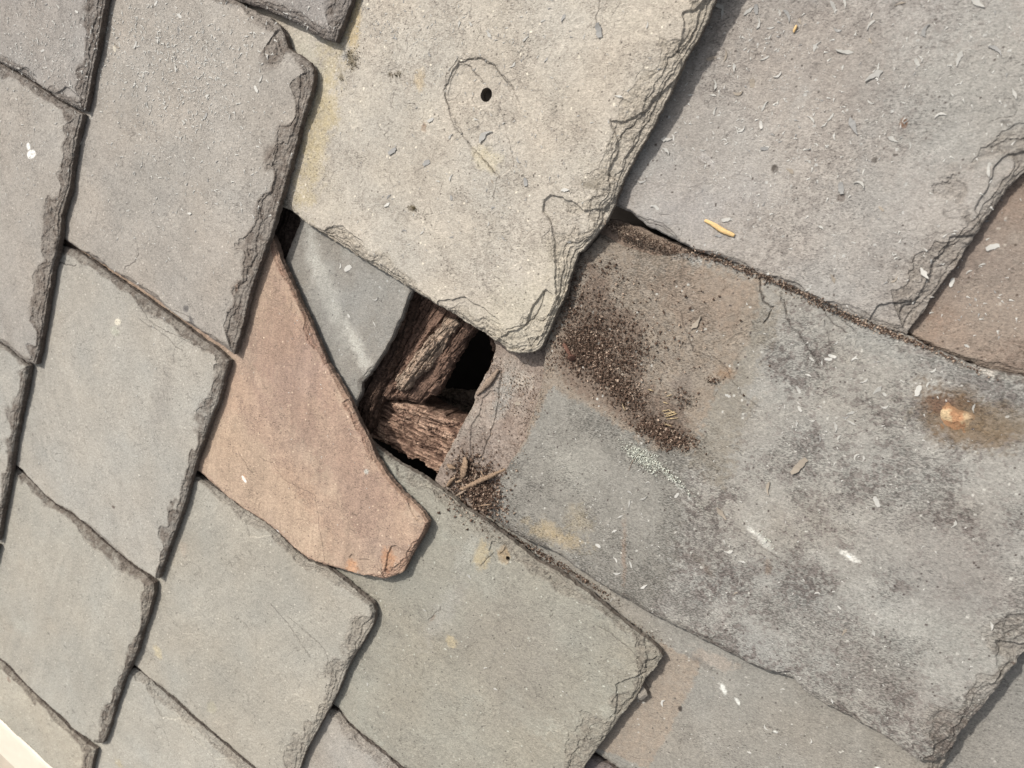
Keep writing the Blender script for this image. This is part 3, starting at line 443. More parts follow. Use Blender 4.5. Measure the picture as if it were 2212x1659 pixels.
def pt(P, z):                                   # traced point at height z (mm)
    return hit(P, z, 0.)[0]

ORD = 'first second third fourth fifth sixth seventh eighth ninth tenth eleventh twelfth thirteenth fourteenth fifteenth sixteenth seventeenth eighteenth nineteenth'.split()
def ordinal(i):
    if i < 19: return ORD[i]
    i += 1; T_ = ['twent', 'thirt', 'fort', 'fift', 'sixt', 'sevent'][i//10-2]
    return T_+'ieth' if i % 10 == 0 else T_+'y-'+ORD[i % 10-1]
# ------------------------------------------------------------------ rotten timber in the hole
def wood(name, label, P, z, gP, base, seed, amp=2.2, res=.6, rag=1.6, thick=12, dark=None, lightc=None, tilt=0., mat=None, parent=None, cat='timber'):
    P = np.asarray(P, float); W3 = hit(P, z, 0.); poly = W3[:, :2]
    g = hit(gP, z, 0.)[:, :2]; g = g[1]-g[0]; g /= np.linalg.norm(g); q = np.array([-g[1], g[0]]); c0 = poly.mean(0)
    base = np.array(base); dark = base*.55 if dark is None else np.array(dark); lightc = base*1.3 if lightc is None else np.array(lightc)
    def ztop(x, y, d, idx):
        u, v = x*g[0]+y*g[1], x*q[0]+y*q[1]; v = v+2.2*(fbm(u, v, 30, seed, 2)-.5)
        fi = fbm(u*.14+v*.05, v, 2.2, seed+1, 4); big = fbm(u*.4, v, 10, seed+2, 4); rot = fbm(u*.8, v, 4, seed+3, 5)
        crv = np.exp(-((fbm(u*.07, v, 5, seed+4, 3)-.5)/.03)**2)
        blk = np.exp(-((fbm(u, v*.8, 8, seed+6, 3)-.5)/.02)**2)*sst(.5, .6, big)
        zz = z+amp*((fi-.5)*1.3+(big-.5)*2.0+(rot-.5)*.8+.5*sst(.5, .508, big)+.45*sst(.58, .588, big)-.45*sst(.55, .56, rot)*sst(.45, .55, big))-amp*.8*crv-amp*.5*blk-4*(1-sst(0, 5, d+3*(big-.4)))+tilt*((x-c0[0])*q[0]+(y-c0[1])*q[1])
        return zz, (fi, big, rot, crv, blk)
    def cf(x, y, d, zz, aux):
        fi, big, rot, crv, blk = aux
        m = sst(.35, .65, fi*.6+rot*.4)[:, None]; c = dark*(1-m)+base*m
        m = (sst(.5, .75, big*.5+rot*.5)*.55)[:, None]; c = c*(1-m)+lightc*m
        k = (np.maximum(crv, blk)*.6)[:, None]; return c*(1-k)+dark*.6*k
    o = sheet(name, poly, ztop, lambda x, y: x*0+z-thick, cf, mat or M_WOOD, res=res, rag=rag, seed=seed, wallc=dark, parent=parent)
    if not parent: tag(o, label, cat)
    return o
wood('roof_batten', 'rotten brown batten inside the hole, running down from the beige slate', [(900, 590), (1075, 690), (1030, 708), (1006, 733), (986, 770), (970, 798), (954, 828), (937, 858), (925, 854), (904, 874), (875, 866), (845, 862), (812, 862), (830, 780), (850, 690)],
     -27, [(1000, 700), (880, 860)], col(132, 103, 87), 71, amp=2.0)
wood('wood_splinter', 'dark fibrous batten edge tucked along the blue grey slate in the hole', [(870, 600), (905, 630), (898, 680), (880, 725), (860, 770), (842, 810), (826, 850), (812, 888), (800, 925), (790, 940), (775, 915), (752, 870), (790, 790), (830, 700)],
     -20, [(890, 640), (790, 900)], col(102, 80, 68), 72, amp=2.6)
wood('roof_rafter', 'crumbling reddish rafter crossing the bottom of the hole, its right end sunlit', [(770, 880), (800, 868), (840, 862), (870, 862), (910, 872), (958, 896), (995, 915), (1060, 950), (1040, 1080), (985, 1060), (940, 1026), (920, 1008), (902, 994), (880, 990), (858, 980), (835, 962), (817, 955), (797, 944), (770, 930)],
     -36, [(850, 880), (990, 945)], col(178, 142, 119), 73, amp=2.8, dark=col(112, 84, 70), lightc=col(206, 172, 146), thick=30)
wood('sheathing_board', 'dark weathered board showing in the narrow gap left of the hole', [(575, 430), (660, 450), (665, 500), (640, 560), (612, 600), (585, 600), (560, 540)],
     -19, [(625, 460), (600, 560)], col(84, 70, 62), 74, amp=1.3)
wood('ceiling_board', 'dim dark board deep inside the hole behind the battens', [(850, 850), (930, 840), (980, 845), (1060, 850), (1160, 880), (1130, 1010), (1010, 980), (900, 900)],
     -120, [(900, 880), (1060, 950)], col(168, 146, 128), 75, amp=2.0, res=1.5)
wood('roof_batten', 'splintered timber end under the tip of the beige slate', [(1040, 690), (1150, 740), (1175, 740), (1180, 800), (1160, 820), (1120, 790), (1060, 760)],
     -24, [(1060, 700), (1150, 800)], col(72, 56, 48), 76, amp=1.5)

# ------------------------------------------------------------------ small loose things
def tube(pts, rad, seed, seg=9, lump=.35, flat=1.0):
    pts = np.asarray(pts, float); n = len(pts); co, F = [], []
    rnd = random.Random(seed)
    for i in range(n):
        t_ = pts[min(i+1, n-1)]-pts[max(i-1, 0)]; t_ /= np.linalg.norm(t_)+1e-9
        a_ = np.cross(t_, [0, 0, 1.0]); a_ /= np.linalg.norm(a_)+1e-9; b_ = np.cross(a_, t_)
        for k in range(seg):
            an = 2*math.pi*k/seg; r = rad[i]*(1+lump*(rnd.random()-.5)*2)
            co.append(pts[i]+a_*math.cos(an)*r+b_*math.sin(an)*r*flat)
    for i in range(n-1):
        for k in range(seg):
            k2 = (k+1) % seg; F.append([i*seg+k, i*seg+k2, (i+1)*seg+k2, (i+1)*seg+k])
    co += [pts[0], pts[-1]]
    for k in range(seg):
        k2 = (k+1) % seg; F.append([n*seg, k2, k, k]); F.append([n*seg+1, (n-1)*seg+k, (n-1)*seg+k2, (n-1)*seg+k2])
    return np.array(co), F
def py_mesh(name, co, F, mat, smooth=False):
    me = bpy.data.meshes.new(name); me.from_pydata([tuple(float(q)*.001 for q in c) for c in co], [], [list(dict.fromkeys(f)) for f in F])
    me.materials.append(mat)
    if smooth: me.polygons.foreach_set('use_smooth', [True]*len(me.polygons))
    return me
def spline(pts, n):
    pts = np.asarray(pts, float); m = len(pts); out = []
    for q in np.linspace(0, m-1, n):
        i = min(int(q), m-2); f = q-i; p0, p1, p2, p3 = pts[max(i-1, 0)], pts[i], pts[i+1], pts[min(i+2, m-1)]
        out.append(.5*((2*p1)+(-p0+p2)*f+(2*p0-5*p1+4*p2-p3)*f*f+(-p0+3*p1-3*p2+p3)*f**3))
    return np.array(out)
def on(P, lift=0.):
    k, h = top_at(P); h = h.copy(); h[2] += lift; return h
def stick(name, label, cat, P3, r0, seed, mat, n=26, flat=.7, lump=.3, taper=(.45, 1, .4), group=None):
    """a tapered, knobbly piece along points (P x, P y, lift above what is below) ; origin at its middle"""
    pts = spline([on(p[:2], p[2]) if len(p) == 3 else pt(p[:2], p[3]) for p in P3], n); c0 = pts.mean(0)
    rr = [r0*np.interp(i/(n-1), [0, .5, 1], taper) for i in range(n)]
    co, F = tube(pts-c0, rr, seed, lump=lump, flat=flat)
    o = link(bpy.data.objects.new(name, py_mesh(name, co, F, mat, True))); o.location = c0*.001
    return tag(o, label, cat, group)
M_TWIG = mat_flat('dead_wood', col(150, 124, 100), .4, 700, .95, .8, .1)
M_DARKW = mat_flat('rotten_fibre', col(150, 130, 113), .45, 800, 1, .9, .05)
M_STRAW = mat_flat('straw', col(190, 165, 120), .25, 500)
M_YEL = mat_flat('fresh_wood_splinter', col(232, 190, 118), .18, 900, .7, .5)
M_RUST = mat_flat('rusty_iron', col(112, 76, 60), .35, 900, .9, .8)
M_FP = mat_flat('pale_slate_flake', col(190, 187, 181), .16, 500, .75, .5)
M_FG = mat_flat('grey_slate_flake', col(156, 154, 152), .16, 500, .7, .5)
M_FB = mat_flat('buff_slate_flake', col(165, 152, 136), .16, 500, .8, .5)
M_FW = mat_flat('white_flake', col(204, 201, 195), .12, 500, .8, .5)
M_LICH = mat_flat('lichen', col(214, 217, 204), .3, 900, 1, .9, .05)
M_CRUMB = [mat_flat('soil_crumb', col(104, 83, 70), .5, 300, 1, .9, .03), mat_flat('pale_grit', col(176, 152, 132), .3, 300, 1, .9, .05)]

wood('wood_strip', 'pale crumbling strip of rotten wood lying on the batten in the hole', [(952, 688), (980, 690), (984, 706), (966, 730), (954, 755), (938, 775), (920, 800), (898, 815), (884, 836), (864, 846), (850, 836), (850, 816), (872, 796), (890, 770), (915, 745), (932, 720), (945, 705)],
     -20.5, [(970, 690), (866, 830)], col(180, 154, 132), 77, amp=2.6, res=.5, rag=2.2, thick=7, dark=col(140, 122, 106))
stick('twig', 'thick dry twig lying across the debris at the lower end of the dusty strip', 'twig', [(999, 1055, 3), (1020, 1046, 5), (1048, 1032, 6), (1072, 1022, 6), (1091, 1014, 4)], 2.3, 6, M_TWIG, n=60, lump=.42, taper=(.7, 1, .5))
stick('dead_leaf', 'curled dead leaf standing at the top of the debris pile by the hole', 'leaf', [(1008, 985, 4), (1012, 1000, 7), (1008, 1018, 7), (1000, 1032, 4)], 3.8, 7, M_TWIG, n=30, flat=.22, lump=.4)
stick('wood_chip', 'short pale wood chip at the left of the debris pile by the hole', 'wood chip', [(970, 1001, 3), (978, 1007, 3.5), (988, 1010, 3)], 2.4, 8, M_TWIG, n=10)
stick('wood_chip', 'small bent wood chip at the bottom left of the debris pile', 'wood chip', [(968, 1050, 2), (976, 1038, 3), (988, 1028, 4)], 2.2, 9, M_TWIG, n=10)
stick('wood_chip', 'long flat wood sliver lying on the hole side of the dusty strip', 'wood chip', [(1078, 798, 1.5), (1066, 815, 2), (1050, 834, 2), (1030, 852, 1)], 3.0, 10, M_DARKW, n=24, flat=.5)
stick('wood_splinter', 'bright yellow wood splinter lying on the lilac grey slate', 'splinter', [(1523, 476, .8), (1540, 484, 1.4), (1560, 497, 1.4), (1575, 504, 1.2), (1587, 509, .8)], 2.0, 11, M_YEL, n=16, flat=.5, lump=.15, taper=(.5, 1, .6))
stick('wood_splinter', 'tiny orange splinter among the flakes near the top of the lilac grey slate', 'splinter', [(1714, 71, .8), (1718, 62, 1.2), (1721, 55, .8)], 1.1, 12, M_YEL, n=8)
rt = random.Random(77)
for i in range(9):
    cx, cy = 1028+rt.uniform(-34, 34), 1020+i*8.5; an = rt.uniform(0, 3.1); L_ = rt.uniform(6, 17); zz = rt.uniform(2, 5)
    stick('wood_splinter', '%s small rotten wood splinter from the top in the debris pile by the hole' % ordinal(i), 'splinter', [(cx-L_*math.cos(an), cy-L_*math.sin(an), zz), (cx+rt.uniform(-2, 2), cy, zz+.8), (cx+L_*math.cos(an), cy+L_*math.sin(an), zz)], rt.uniform(.6, 1.3), 90+i, M_DARKW if i % 2 else M_TWIG, n=16, lump=.4, group='splinters in the debris pile')
# nail
def nail():
    h = on((1238, 772), 3.2); t0 = on((1219, 742), 1.0); root = bpy.data.objects.new('nail', None); link(root); root.location = h*.001
    tag(root, 'rusty nail with a round head poking out of the soil', 'nail')
    ax = (h-t0)/np.linalg.norm(h-t0); co, F = tube([t0-h, (t0-h)*.5, -ax*.5], [1.6, 1.7, 1.7], 3, 10, .12)
    link(bpy.data.objects.new('shank', py_mesh('shank', co, F, M_RUST, True)), root)
    ax2 = ax*.6+np.array([0, 0, .5]); ax2 /= np.linalg.norm(ax2)
    co, F = tube([ax2*-.9, ax2*-.5, ax2*.3, ax2*.6], [1.8, 3.5, 3.6, 3.0], 4, 14, .06)
    link(bpy.data.objects.new('head', py_mesh('head', co, F, M_RUST, True)), root)
nail()
# straw bits
for i, (x0, y0, x1, y1) in enumerate(sorted([(1437, 900, 1463, 893), (1440, 905, 1466, 902), (1435, 893, 1460, 890), (1446, 886, 1462, 894), (1430, 888, 1448, 884), (1439, 897, 1458, 888), (1400, 840, 1412, 844), (1433, 868, 1444, 872), (1440, 856, 1452, 852), (1345, 872, 1352, 888), (1436, 915, 1452, 920)])):
    stick('straw', '%s bit of dry straw from the left at the right end of the soil' % ordinal(i), 'straw', [(x0, y0, .8), ((x0+x1)/2, (y0+y1)/2, 1.3), (x1, y1, .8)], .45, 30+i, M_STRAW, n=6, group='straw bits in the soil')
# roots and hairs
for i, pp in enumerate([[(1393, 968), (1375, 985), (1365, 1000), (1358, 1018)], [(1190, 745), (1204, 760), (1215, 775)]]):
    stick('root_hair', ['thin dark root curling left from the lichen', 'thin pale root below the tip of the beige slate'][i], 'root', [(x, y, .6) for x, y in pp], .3, 60+i, M_DARKW, n=14, lump=.2)

# slate flakes
def flake_mesh(i):
    r = random.Random(i*7+1); kind = r.choice('ccssaa'); n = 8; top = []; th = r.uniform(.07, .11); curl = r.uniform(0, .3); tl = r.uniform(-.15, .15)
    if kind in 'cs':                             # curved sliver or tapering shard
        arc = r.uniform(1.0, 2.4) if kind == 'c' else r.uniform(.1, .6); Wd = r.uniform(.16, .3) if kind == 'c' else r.uniform(.2, .42); sk = r.uniform(.25, .75)
        for k in range(n):
            u = k/(n-1); a_ = (u-.5)*arc; R = 1/arc; cx, cy = R*math.sin(a_), R*math.cos(a_)-R
            w = Wd*.5*min(1, u/sk+.12, (1-u)/(1-sk)+.15); w1, w2 = w*r.uniform(.6, 1.3), w*r.uniform(.6, 1.3)
            top.append((cx+math.sin(a_)*w1, cy+math.cos(a_)*w1)); top.append((cx-math.sin(a_)*w2, cy-math.cos(a_)*w2))
    else:                                        # angular plate
        W0 = r.uniform(.3, .55)
        for k in range(n):
            u = -.5+k/(n-1); top.append((u+r.uniform(-.04, .04), W0*.5*r.uniform(.8, 1.15)*(1 if 1 < k < n-1 else .35+.5*r.random()))); top.append((u+r.uniform(-.04, .04), -W0*.5*r.uniform(.8, 1.15)*(1 if 0 < k < n-2 else .3+.6*r.random())))
    co = []
    for zz in (th, 0):
        for (u, v) in top: co.append((u, v, zz+curl*u*u+tl*v+.02*r.random()))
    F = []; m = len(top)
    for k in range(n-1):
        a0, a1, b0, b1 = 2*k, 2*k+1, 2*k+2, 2*k+3
        F += [[a0, a1, b1, b0], [m+a0, m+b0, m+b1, m+a1], [a0, b0, m+b0, m+a0], [a1, m+a1, m+b1, b1]]
    F += [[0, m, m+1, 1], [2*n-2, 2*n-1, m+2*n-1, m+2*n-2]]
    return co, F
FM = []
for mi, mt_ in enumerate((M_FP, M_FG, M_FB, M_FW)):
    FM.append([])
    for i in range(16):
        co, F = flake_mesh(i+mi*20); FM[-1].append(py_mesh('slate_flake', np.array(co)*1000*.001*1.0, F, mt_))
NICE = {'1a': 'the lilac grey slate in the top left corner', '1b': 'the slate with the white paint spot', '2b': 'the large warm grey slate', '2c': 'the pale grey slate left of the orange brown one',
        '2a': 'the dark slate corner at the top edge', '3a': 'the beige slate', '3b': 'the orange brown slate', '3c': 'the green grey slate below the orange brown one', '4a': 'the flake strewn lilac slate', '4b': 'the blue grey piece beside the hole',
        '4c': 'the broad green grey slate at the bottom centre', '5b': 'the long mottled slate', '5a': 'the brown slate at the right edge', '5c': 'the brown stained slate at the bottom edge', '5v': 'the dusty strip beside the hole', '6a': 'the slate in the bottom right corner',
        '1c': 'the narrow slate on the left edge', '2d': 'the green grey slate in the lower left', '2e': 'the slate by the white trim', '3d': 'the flaked slate in the bottom left', '4d': 'the small slate piece at the bottom edge', '5w': 'the dusty slate end in the gap', '1d': 'the slate outside the left edge', '5d': 'the dark slate sliver'}
rnd = random.Random(4); NF = [0]; FL = {}
TONE = ['pale', 'grey', 'buff', 'white']
def flake(P, L, tone, ang=None):
    r = top_at(P)
    if r is None: return
    k, h = r; NF[0] += 1
    o = link(bpy.data.objects.new('slate_flake', rnd.choice(FM[tone])))
    o.location = (h[0]*.001, h[1]*.001, (h[2]+.05)*.001); s_ = L*1.12
    o.scale = (s_, s_, s_*rnd.uniform(.6, .9)); o.rotation_euler = (rnd.uniform(-.1, .1), rnd.uniform(-.12, .12), rnd.uniform(0, 6.28) if ang is None else math.radians(ang))
    tag(o, None, 'flake', '%s flakes on %s' % (TONE[tone], NICE[k])); FL.setdefault((k, tone), []).append((P[1], o))
mm = .33
T3 = [(470, 70, 60, 0), (520, 60, 50, 1), (722, 95, 80, 1), (670, 75, 45, 0), (540, 148, 62, 0), (610, 178, 42, 3), (1010, 45, 78, 0), (795, 135, 35, 2), (895, 290, 60, 0), (1075, 330, 90, 0), (1235, 155, 60, 0), (1030, 195, 48, 1), (575, 370, 52, 0), (380, 428, 46, 0), (235, 370, 50, 2), (330, 350, 70, 2), (495, 528, 48, 2), (1260, 480, 90, 0), (660, 480, 58, 3), (570, 670, 62, 0), (255, 700, 50, 0), (430, 825, 60, 3), (1130, 800, 100, 1), (1240, 650, 45, 0), (1680, 720, 62, 3), (1800, 370, 72, 0), (1580, 190, 70, 1), (2040, 310, 80, 1), (1920, 20, 70, 0), (870, 750, 60, 0), (990, 745, 50, 0), (1010, 865, 42, 3), (570, 940, 42, 1), (320, 880, 42, 3), (180, 950, 40, 0), (1180, 1155, 72, 0), (1055, 1190, 62, 1), (1195, 1085, 35, 3), (1380, 880, 55, 0), (105, 600, 40, 0), (265, 535, 60, 0), (250, 600, 40, 0), (305, 85, 60, 0), (290, 40, 50, 0), (1495, 920, 40, 0), (850, 1015, 45, 0), (1310, 1320, 35, 2), (1985, 1075, 70, 0), (2010, 1560, 60, 3), (330, 1390, 50, 0), (280, 1490, 42, 1), (930, 1435, 40, 0), (405, 595, 60, 2), (550, 790, 45, 3), (950, 790, 35, 3), (1080, 15, 60, 0), (1240, 260, 35, 2), (1430, 20, 50, 2), (1450, 755, 40, 0), (900, 910, 28, 3), (1065, 430, 30, 3), (1290, 420, 40, 0), (1535, 395, 40, 0), (2150, 590, 60, 0), (735, 1080, 50, 2)]
for x, y, L, t_ in T3: flake((1455.9+.3418*x, .3418*y), L*.3418*mm, t_)
T6 = [(1000, 670, 44, 3), (975, 690, 40, 3), (935, 710, 34, 3), (1138, 685, 42, 3), (870, 690, 40, 0), (1540, 890, 60, 3), (1285, 885, 62, 0), (1330, 912, 25, 3), (1335, 995, 42, 3), (1115, 1030, 48, 0), (1085, 1060, 45, 1), (1120, 1090, 50, 0), (1025, 1115, 60, 0), (1035, 1190, 58, 0), (795, 1005, 35, 3), (1145, 1303, 55, 0), (790, 1365, 120, 2), (590, 1505, 90, 2), (1280, 1590, 62, 3), (145, 460, 98, 2), (1580, 150, 70, 3), (1005, 180, 55, 2), (1640, 765, 42, 3), (785, 880, 48, 0), (850, 790, 42, 0), (1890, 1000, 50, 0), (1205, 830, 50, 0), (560, 1255, 35, 0), (1755, 205, 46, 3), (1850, 605, 30, 3), (340, 920, 35, 3), (605, 150, 40, 0), (1400, 190, 50, 2), (845, 250, 30, 3), (1025, 590, 34, 0), (1600, 850, 40, 0), (920, 985, 40, 0), (700, 990, 30, 0), (925, 1190, 40, 1), (1200, 1320, 40, 0), (1490, 1380, 30, 0), (1945, 90, 36, 0), (1860, 135, 36, 0), (870, 1080, 40, 0), (775, 1100, 38, 0)]
for x, y, L, t_ in T6: flake((1455.9+.3418*x, 540+.3418*y), L*.3418*mm, t_)
T9 = [(300, 50, 95, 2), (345, 295, 62, 0), (430, 355, 45, 3), (1775, 120, 50, 0), (1260, 800, 48, 0), (575, 1405, 52, 0), (2010, 760, 50, 0), (685, 1160, 32, 3), (1075, 800, 52, 2), (905, 550, 40, 3), (385, 555, 42, 2), (1045, 645, 24, 3), (1230, 688, 22, 3), (985, 685, 24, 3), (320, 230, 40, 0), (1570, 260, 34, 0), (820, 470, 20, 3), (465, 1135, 34, 0), (250, 1090, 40, 1), (870, 1490, 40, 3), (475, 1560, 30, 3), (1170, 1165, 34, 0), (1000, 1235, 34, 3)]
for x, y, L, t_ in T9: flake((1455.9+.3418*x, 1091.9+.3418*y), L*.3418*mm, t_)
T2 = [(930, 850, 112, 0), (350, 955, 62, 1), (565, 1030, 52, 1), (325, 1240, 42, 1), (315, 1295, 48, 3), (1655, 195, 72, 1), (1425, 115, 45, 1), (715, 1120, 50, 0), (590, 760, 42, 0), (1110, 415, 48, 0), (1780, 610, 50, 0), (1190, 1150, 46, 1), (1140, 1015, 55, 1), (985, 1310, 35, 1), (955, 1415, 32, 0), (1045, 1505, 38, 1), (1455, 1530, 42, 1), (1440, 1200, 50, 3), (425, 1455, 45, 1), (955, 215, 50, 0), (365, 240, 40, 1), (875, 755, 34, 3), (715, 860, 45, 0), (580, 345, 38, 1), (1190, 245, 45, 0), (770, 150, 34, 0), (840, 150, 34, 0), (1300, 130, 34, 0), (720, 1500, 34, 1), (2080, 880, 60, 0), (2080, 950, 55, 0), (1930, 1150, 52, 0), (2010, 1305, 60, 3), (2125, 870, 34, 3), (1320, 380, 34, 1), (635, 1145, 34, 0), (980, 1150, 30, 2), (720, 1250, 30, 1), (1960, 155, 40, 0), (535, 1470, 34, 0), (1560, 230, 30, 0)]
for x, y, L, t_ in T2: flake((729+.3418*x, .3418*y), L*.3418*.37, t_)
T1 = [(740, 300, 60, 2), (860, 285, 50, 0), (1030, 275, 46, 0), (1110, 435, 46, 3), (1000, 330, 36, 3), (925, 560, 46, 3), (1300, 735, 50, 1), (1310, 605, 40, 3), (1650, 500, 52, 0), (1620, 565, 46, 3), (1510, 655, 40, 0), (1310, 525, 36, 0), (1160, 770, 36, 0), (1245, 715, 40, 0), (1000, 255, 50, 0), (770, 990, 42, 0), (585, 945, 30, 0), (1200, 1350, 42, 3), (810, 1330, 38, 0), (1315, 930, 36, 0), (860, 180, 36, 0), (865, 120, 36, 0), (1595, 285, 36, 0), (1560, 230, 40, 0), (990, 20, 40, 3), (1135, 100, 40, 3), (820, 50, 34, 0), (930, 670, 40, 0), (1045, 680, 40, 0), (960, 405, 34, 0), (720, 530, 36, 0), (1225, 575, 34, 3), (1450, 740, 34, 0), (1385, 1075, 38, 0), (240, 260, 60, 0), (110, 90, 40, 0), (485, 75, 34, 3), (270, 320, 34, 3), (285, 370, 34, 3), (450, 170, 34, 0), (265, 665, 40, 0), (180, 1130, 34, 0)]
for x, y, L, t_ in T1: flake((.3418*x, .3418*y), L*.3418*.40, t_)
T5 = [(65, 115, 60, 3), (20, 100, 45, 0), (245, 315, 55, 0), (235, 470, 42, 0), (1940, 1570, 50, 0), (1850, 1530, 40, 0), (1960, 1465, 34, 0), (1845, 1600, 50, 0), (1700, 870, 36, 2), (1800, 790, 46, 2), (1780, 760, 40, 2), (2145, 1550, 34, 3), (70, 415, 26, 3), (1140, 970, 40, 2), (570, 500, 34, 0), (290, 1100, 50, 1), (370, 1110, 34, 0)]
for x, y, L, t_ in T5: flake((729+.3418*x, 540+.3418*y), L*.3418*.38, t_)
T8 = [(1785, 70, 42, 0), (1940, 510, 52, 3), (1760, 340, 42, 3), (1855, 370, 38, 0), (1648, 252, 36, 3), (1770, 430, 50, 3), (2050, 1245, 56, 3), (835, 448, 42, 0), (1750, 160, 36, 3), (935, 1025, 34, 0), (1000, 1160, 34, 0), (325, 1130, 34, 0), (190, 1130, 34, 0), (550, 660, 34, 0), (1730, 600, 34, 0), (1660, 545, 40, 2)]
for x, y, L, t_ in T8: flake((729+.3418*x, 1091.9+.3418*y), L*.3418*.37, t_)
for (k, tone), L_ in FL.items():
    L_.sort(key=lambda q: q[0])
    for i, (_, o) in enumerate(L_):
        if len(L_) == 1: o['label'] = 'only loose %s stone flake on %s' % (TONE[tone], NICE[k]); del o['group']
        else: o['label'] = '%s %s flake from the top on %s' % (ordinal(i), TONE[tone], NICE[k])
# the broken chip resting against the tail of the green grey slate
def chip():
    Pc = [(1385, 1478), (1396, 1492), (1399, 1503), (1386, 1513), (1372, 1508), (1373, 1497), (1380, 1486)]
    poly = hit(Pc, 2, 0)[:, :2]; b0 = on((1386, 1500))[2]
    sheet_o = sheet('broken_chip', poly, lambda x, y, d, i: (b0+6+.6*np.minimum(d, 3)+.8*(fbm(x, y, 4, 3, 3)-.5), None), lambda x, y: x*0+b0-.2,
                    lambda x, y, d, z, a_: mot(col(150, 140, 128), dk=.3)(x, y, 5), M_SLATE, res=.5, rag=.4, seed=8)
    tag(sheet_o, 'triangular broken chip wedged against the tail of the broad green grey slate', 'stone chip')
chip()
# orange mineral lump in the long slate
def nodule():
    Pc = [(2021, 880), (2035, 873), (2049, 869), (2063, 876), (2074, 886), (2090, 892), (2104, 900), (2100, 918), (2084, 934), (2060, 939), (2038, 925), (2024, 905)]
    H = SL['5b']['hitw'](Pc); zb = SL['5b']['zpl']
    def cf(x, y, d, z, a_):
        n = fbm(x, y, 6, 5, 4); m = sst(.4, .6, n)[:, None]; c = col(178, 128, 84)*(1-m)+col(200, 172, 128)*m
        cc = H[:, :2].mean(0); k = sst(2, 16, (x-cc[0])-.0*(y-cc[1])+6*(n-.5))[:, None]; c = c*(1-k)+col(160, 130, 102)*k; k = (1-sst(0, 3.5, d+3*(n-.5)))[:, None]*.7; return c*(1-k)+col(128, 98, 66)*k
    o = sheet('mineral_lump', H[:, :2], lambda x, y, d, i: (zb(x, y)-.6+2.4*sst(0, 9, d)+.9*(fbm(x, y, 5, 3, 4)-.5)+.4*sst(.5, .54, fbm(x, y, 9, 6, 3)), None), lambda x, y: zb(x, y)-2, cf, M_SLATE, res=.5, rag=1.2, seed=5, parent=SL['5b']['obj'], wallc=col(170, 110, 70))
nodule()

# ------------------------------------------------------------------ grit, soil and lichen: what nobody could count
def crumbs(name, label, cat, spots, mats, size, seed, shape=(1, 1, .7), pile=0., mix=.15, key=None):
    rng = np.random.default_rng(seed); base = np.array([(1, 0, 0), (-.5, .87, 0), (-.5, -.87, 0), (0, 0, 1), (.3, .5, -.8), (-.4, -.2, -.6)])
    fc = [(0, 1, 3), (1, 2, 3), (2, 0, 3), (1, 0, 4), (0, 2, 5), (2, 1, 5), (0, 5, 4), (1, 4, 5)]
    C, F, MI = [], [], []; n = 0
    for (px, py, rx, ry, an, cnt) in spots:
        for _ in range(cnt):
            u, v = rng.normal(0, .5, 2); a_ = math.radians(an); P = (px+u*rx*math.cos(a_)-v*ry*math.sin(a_), py+u*rx*math.sin(a_)+v*ry*math.cos(a_))
            r = top_at(P)
            if r is None or (key and r[0] not in key): continue
            h = r[1]; q = size[0]+(size[1]-size[0])*rng.random()**3
            R = rng.normal(0, 1, (3, 3)); R, _ = np.linalg.qr(R)
            pile_h = pile*math.exp(-(u*u+v*v)*1.5)*rng.random()
            vv = (base*(1+.5*(rng.random((6, 1))-.5)*2)*np.array(shape)) @ R.T if pile or shape[0] == 1 else (base*np.array(shape)) @ np.array([[math.cos(t0 := rng.random()*6.28), -math.sin(t0), 0], [math.sin(t0), math.cos(t0), 0], [0, 0, 1]]).T
            C.append(h+[0, 0, q*(.25 if shape[2] > .25 else .09)+pile_h]+vv*q*.5); F += [(n+a, n+b, n+c) for a, b, c in fc]; MI += [1 if rng.random() < mix else 0]*8; n += 6
    me = raw_mesh(name, np.concatenate(C), np.array(F), smooth=False)
    for m_ in mats: me.materials.append(m_)
    me.polygons.foreach_set('material_index', np.array(MI, np.int32))
    return tag(link(bpy.data.objects.new(name, me)), label, cat, kind='stuff')
crumbs('soil', 'dark dry soil spilled over the head of the long mottled slate', 'soil', [(1265, 755, 66, 56, 30, 3000), (1335, 835, 90, 32, 40, 2000), (1235, 640, 22, 90, 15, 350), (1300, 690, 90, 60, 30, 1100), (1350, 780, 70, 60, 0, 700), (1430, 935, 70, 24, 22, 1500), (1460, 955, 40, 16, -10, 250), (1310, 590, 130, 50, 20, 250), (1478, 858, 26, 26, 0, 120), (1400, 730, 180, 120, 0, 500), (1540, 820, 20, 10, 0, 80), (1370, 760, 50, 50, 0, 200)], M_CRUMB, (.5, 2.9), 1, pile=2.0, mix=.12, key=('5b',))
crumbs('soil', 'crumbly dark debris piled at the lower end of the dusty strip', 'soil', [(1028, 1052, 60, 60, 50, 2300), (1005, 1020, 30, 50, 10, 700), (1050, 1080, 36, 56, -30, 1000)], M_CRUMB, (.6, 3.8), 2, pile=5, mix=.18)
crumbs('soil', 'brown dirt filling the joint along the lower edge of the long mottled slate', 'soil', [(1075, 1140, 90, 7, 33, 500), (1160, 1190, 120, 8, 31, 700), (1250, 1245, 90, 7, 33, 350), (1290, 1290, 60, 6, 33, 90), (1390, 1360, 60, 5, 33, 60), (1040, 1112, 30, 10, 40, 250)], M_CRUMB, (.5, 2.2), 3, pile=1.5, mix=.15)
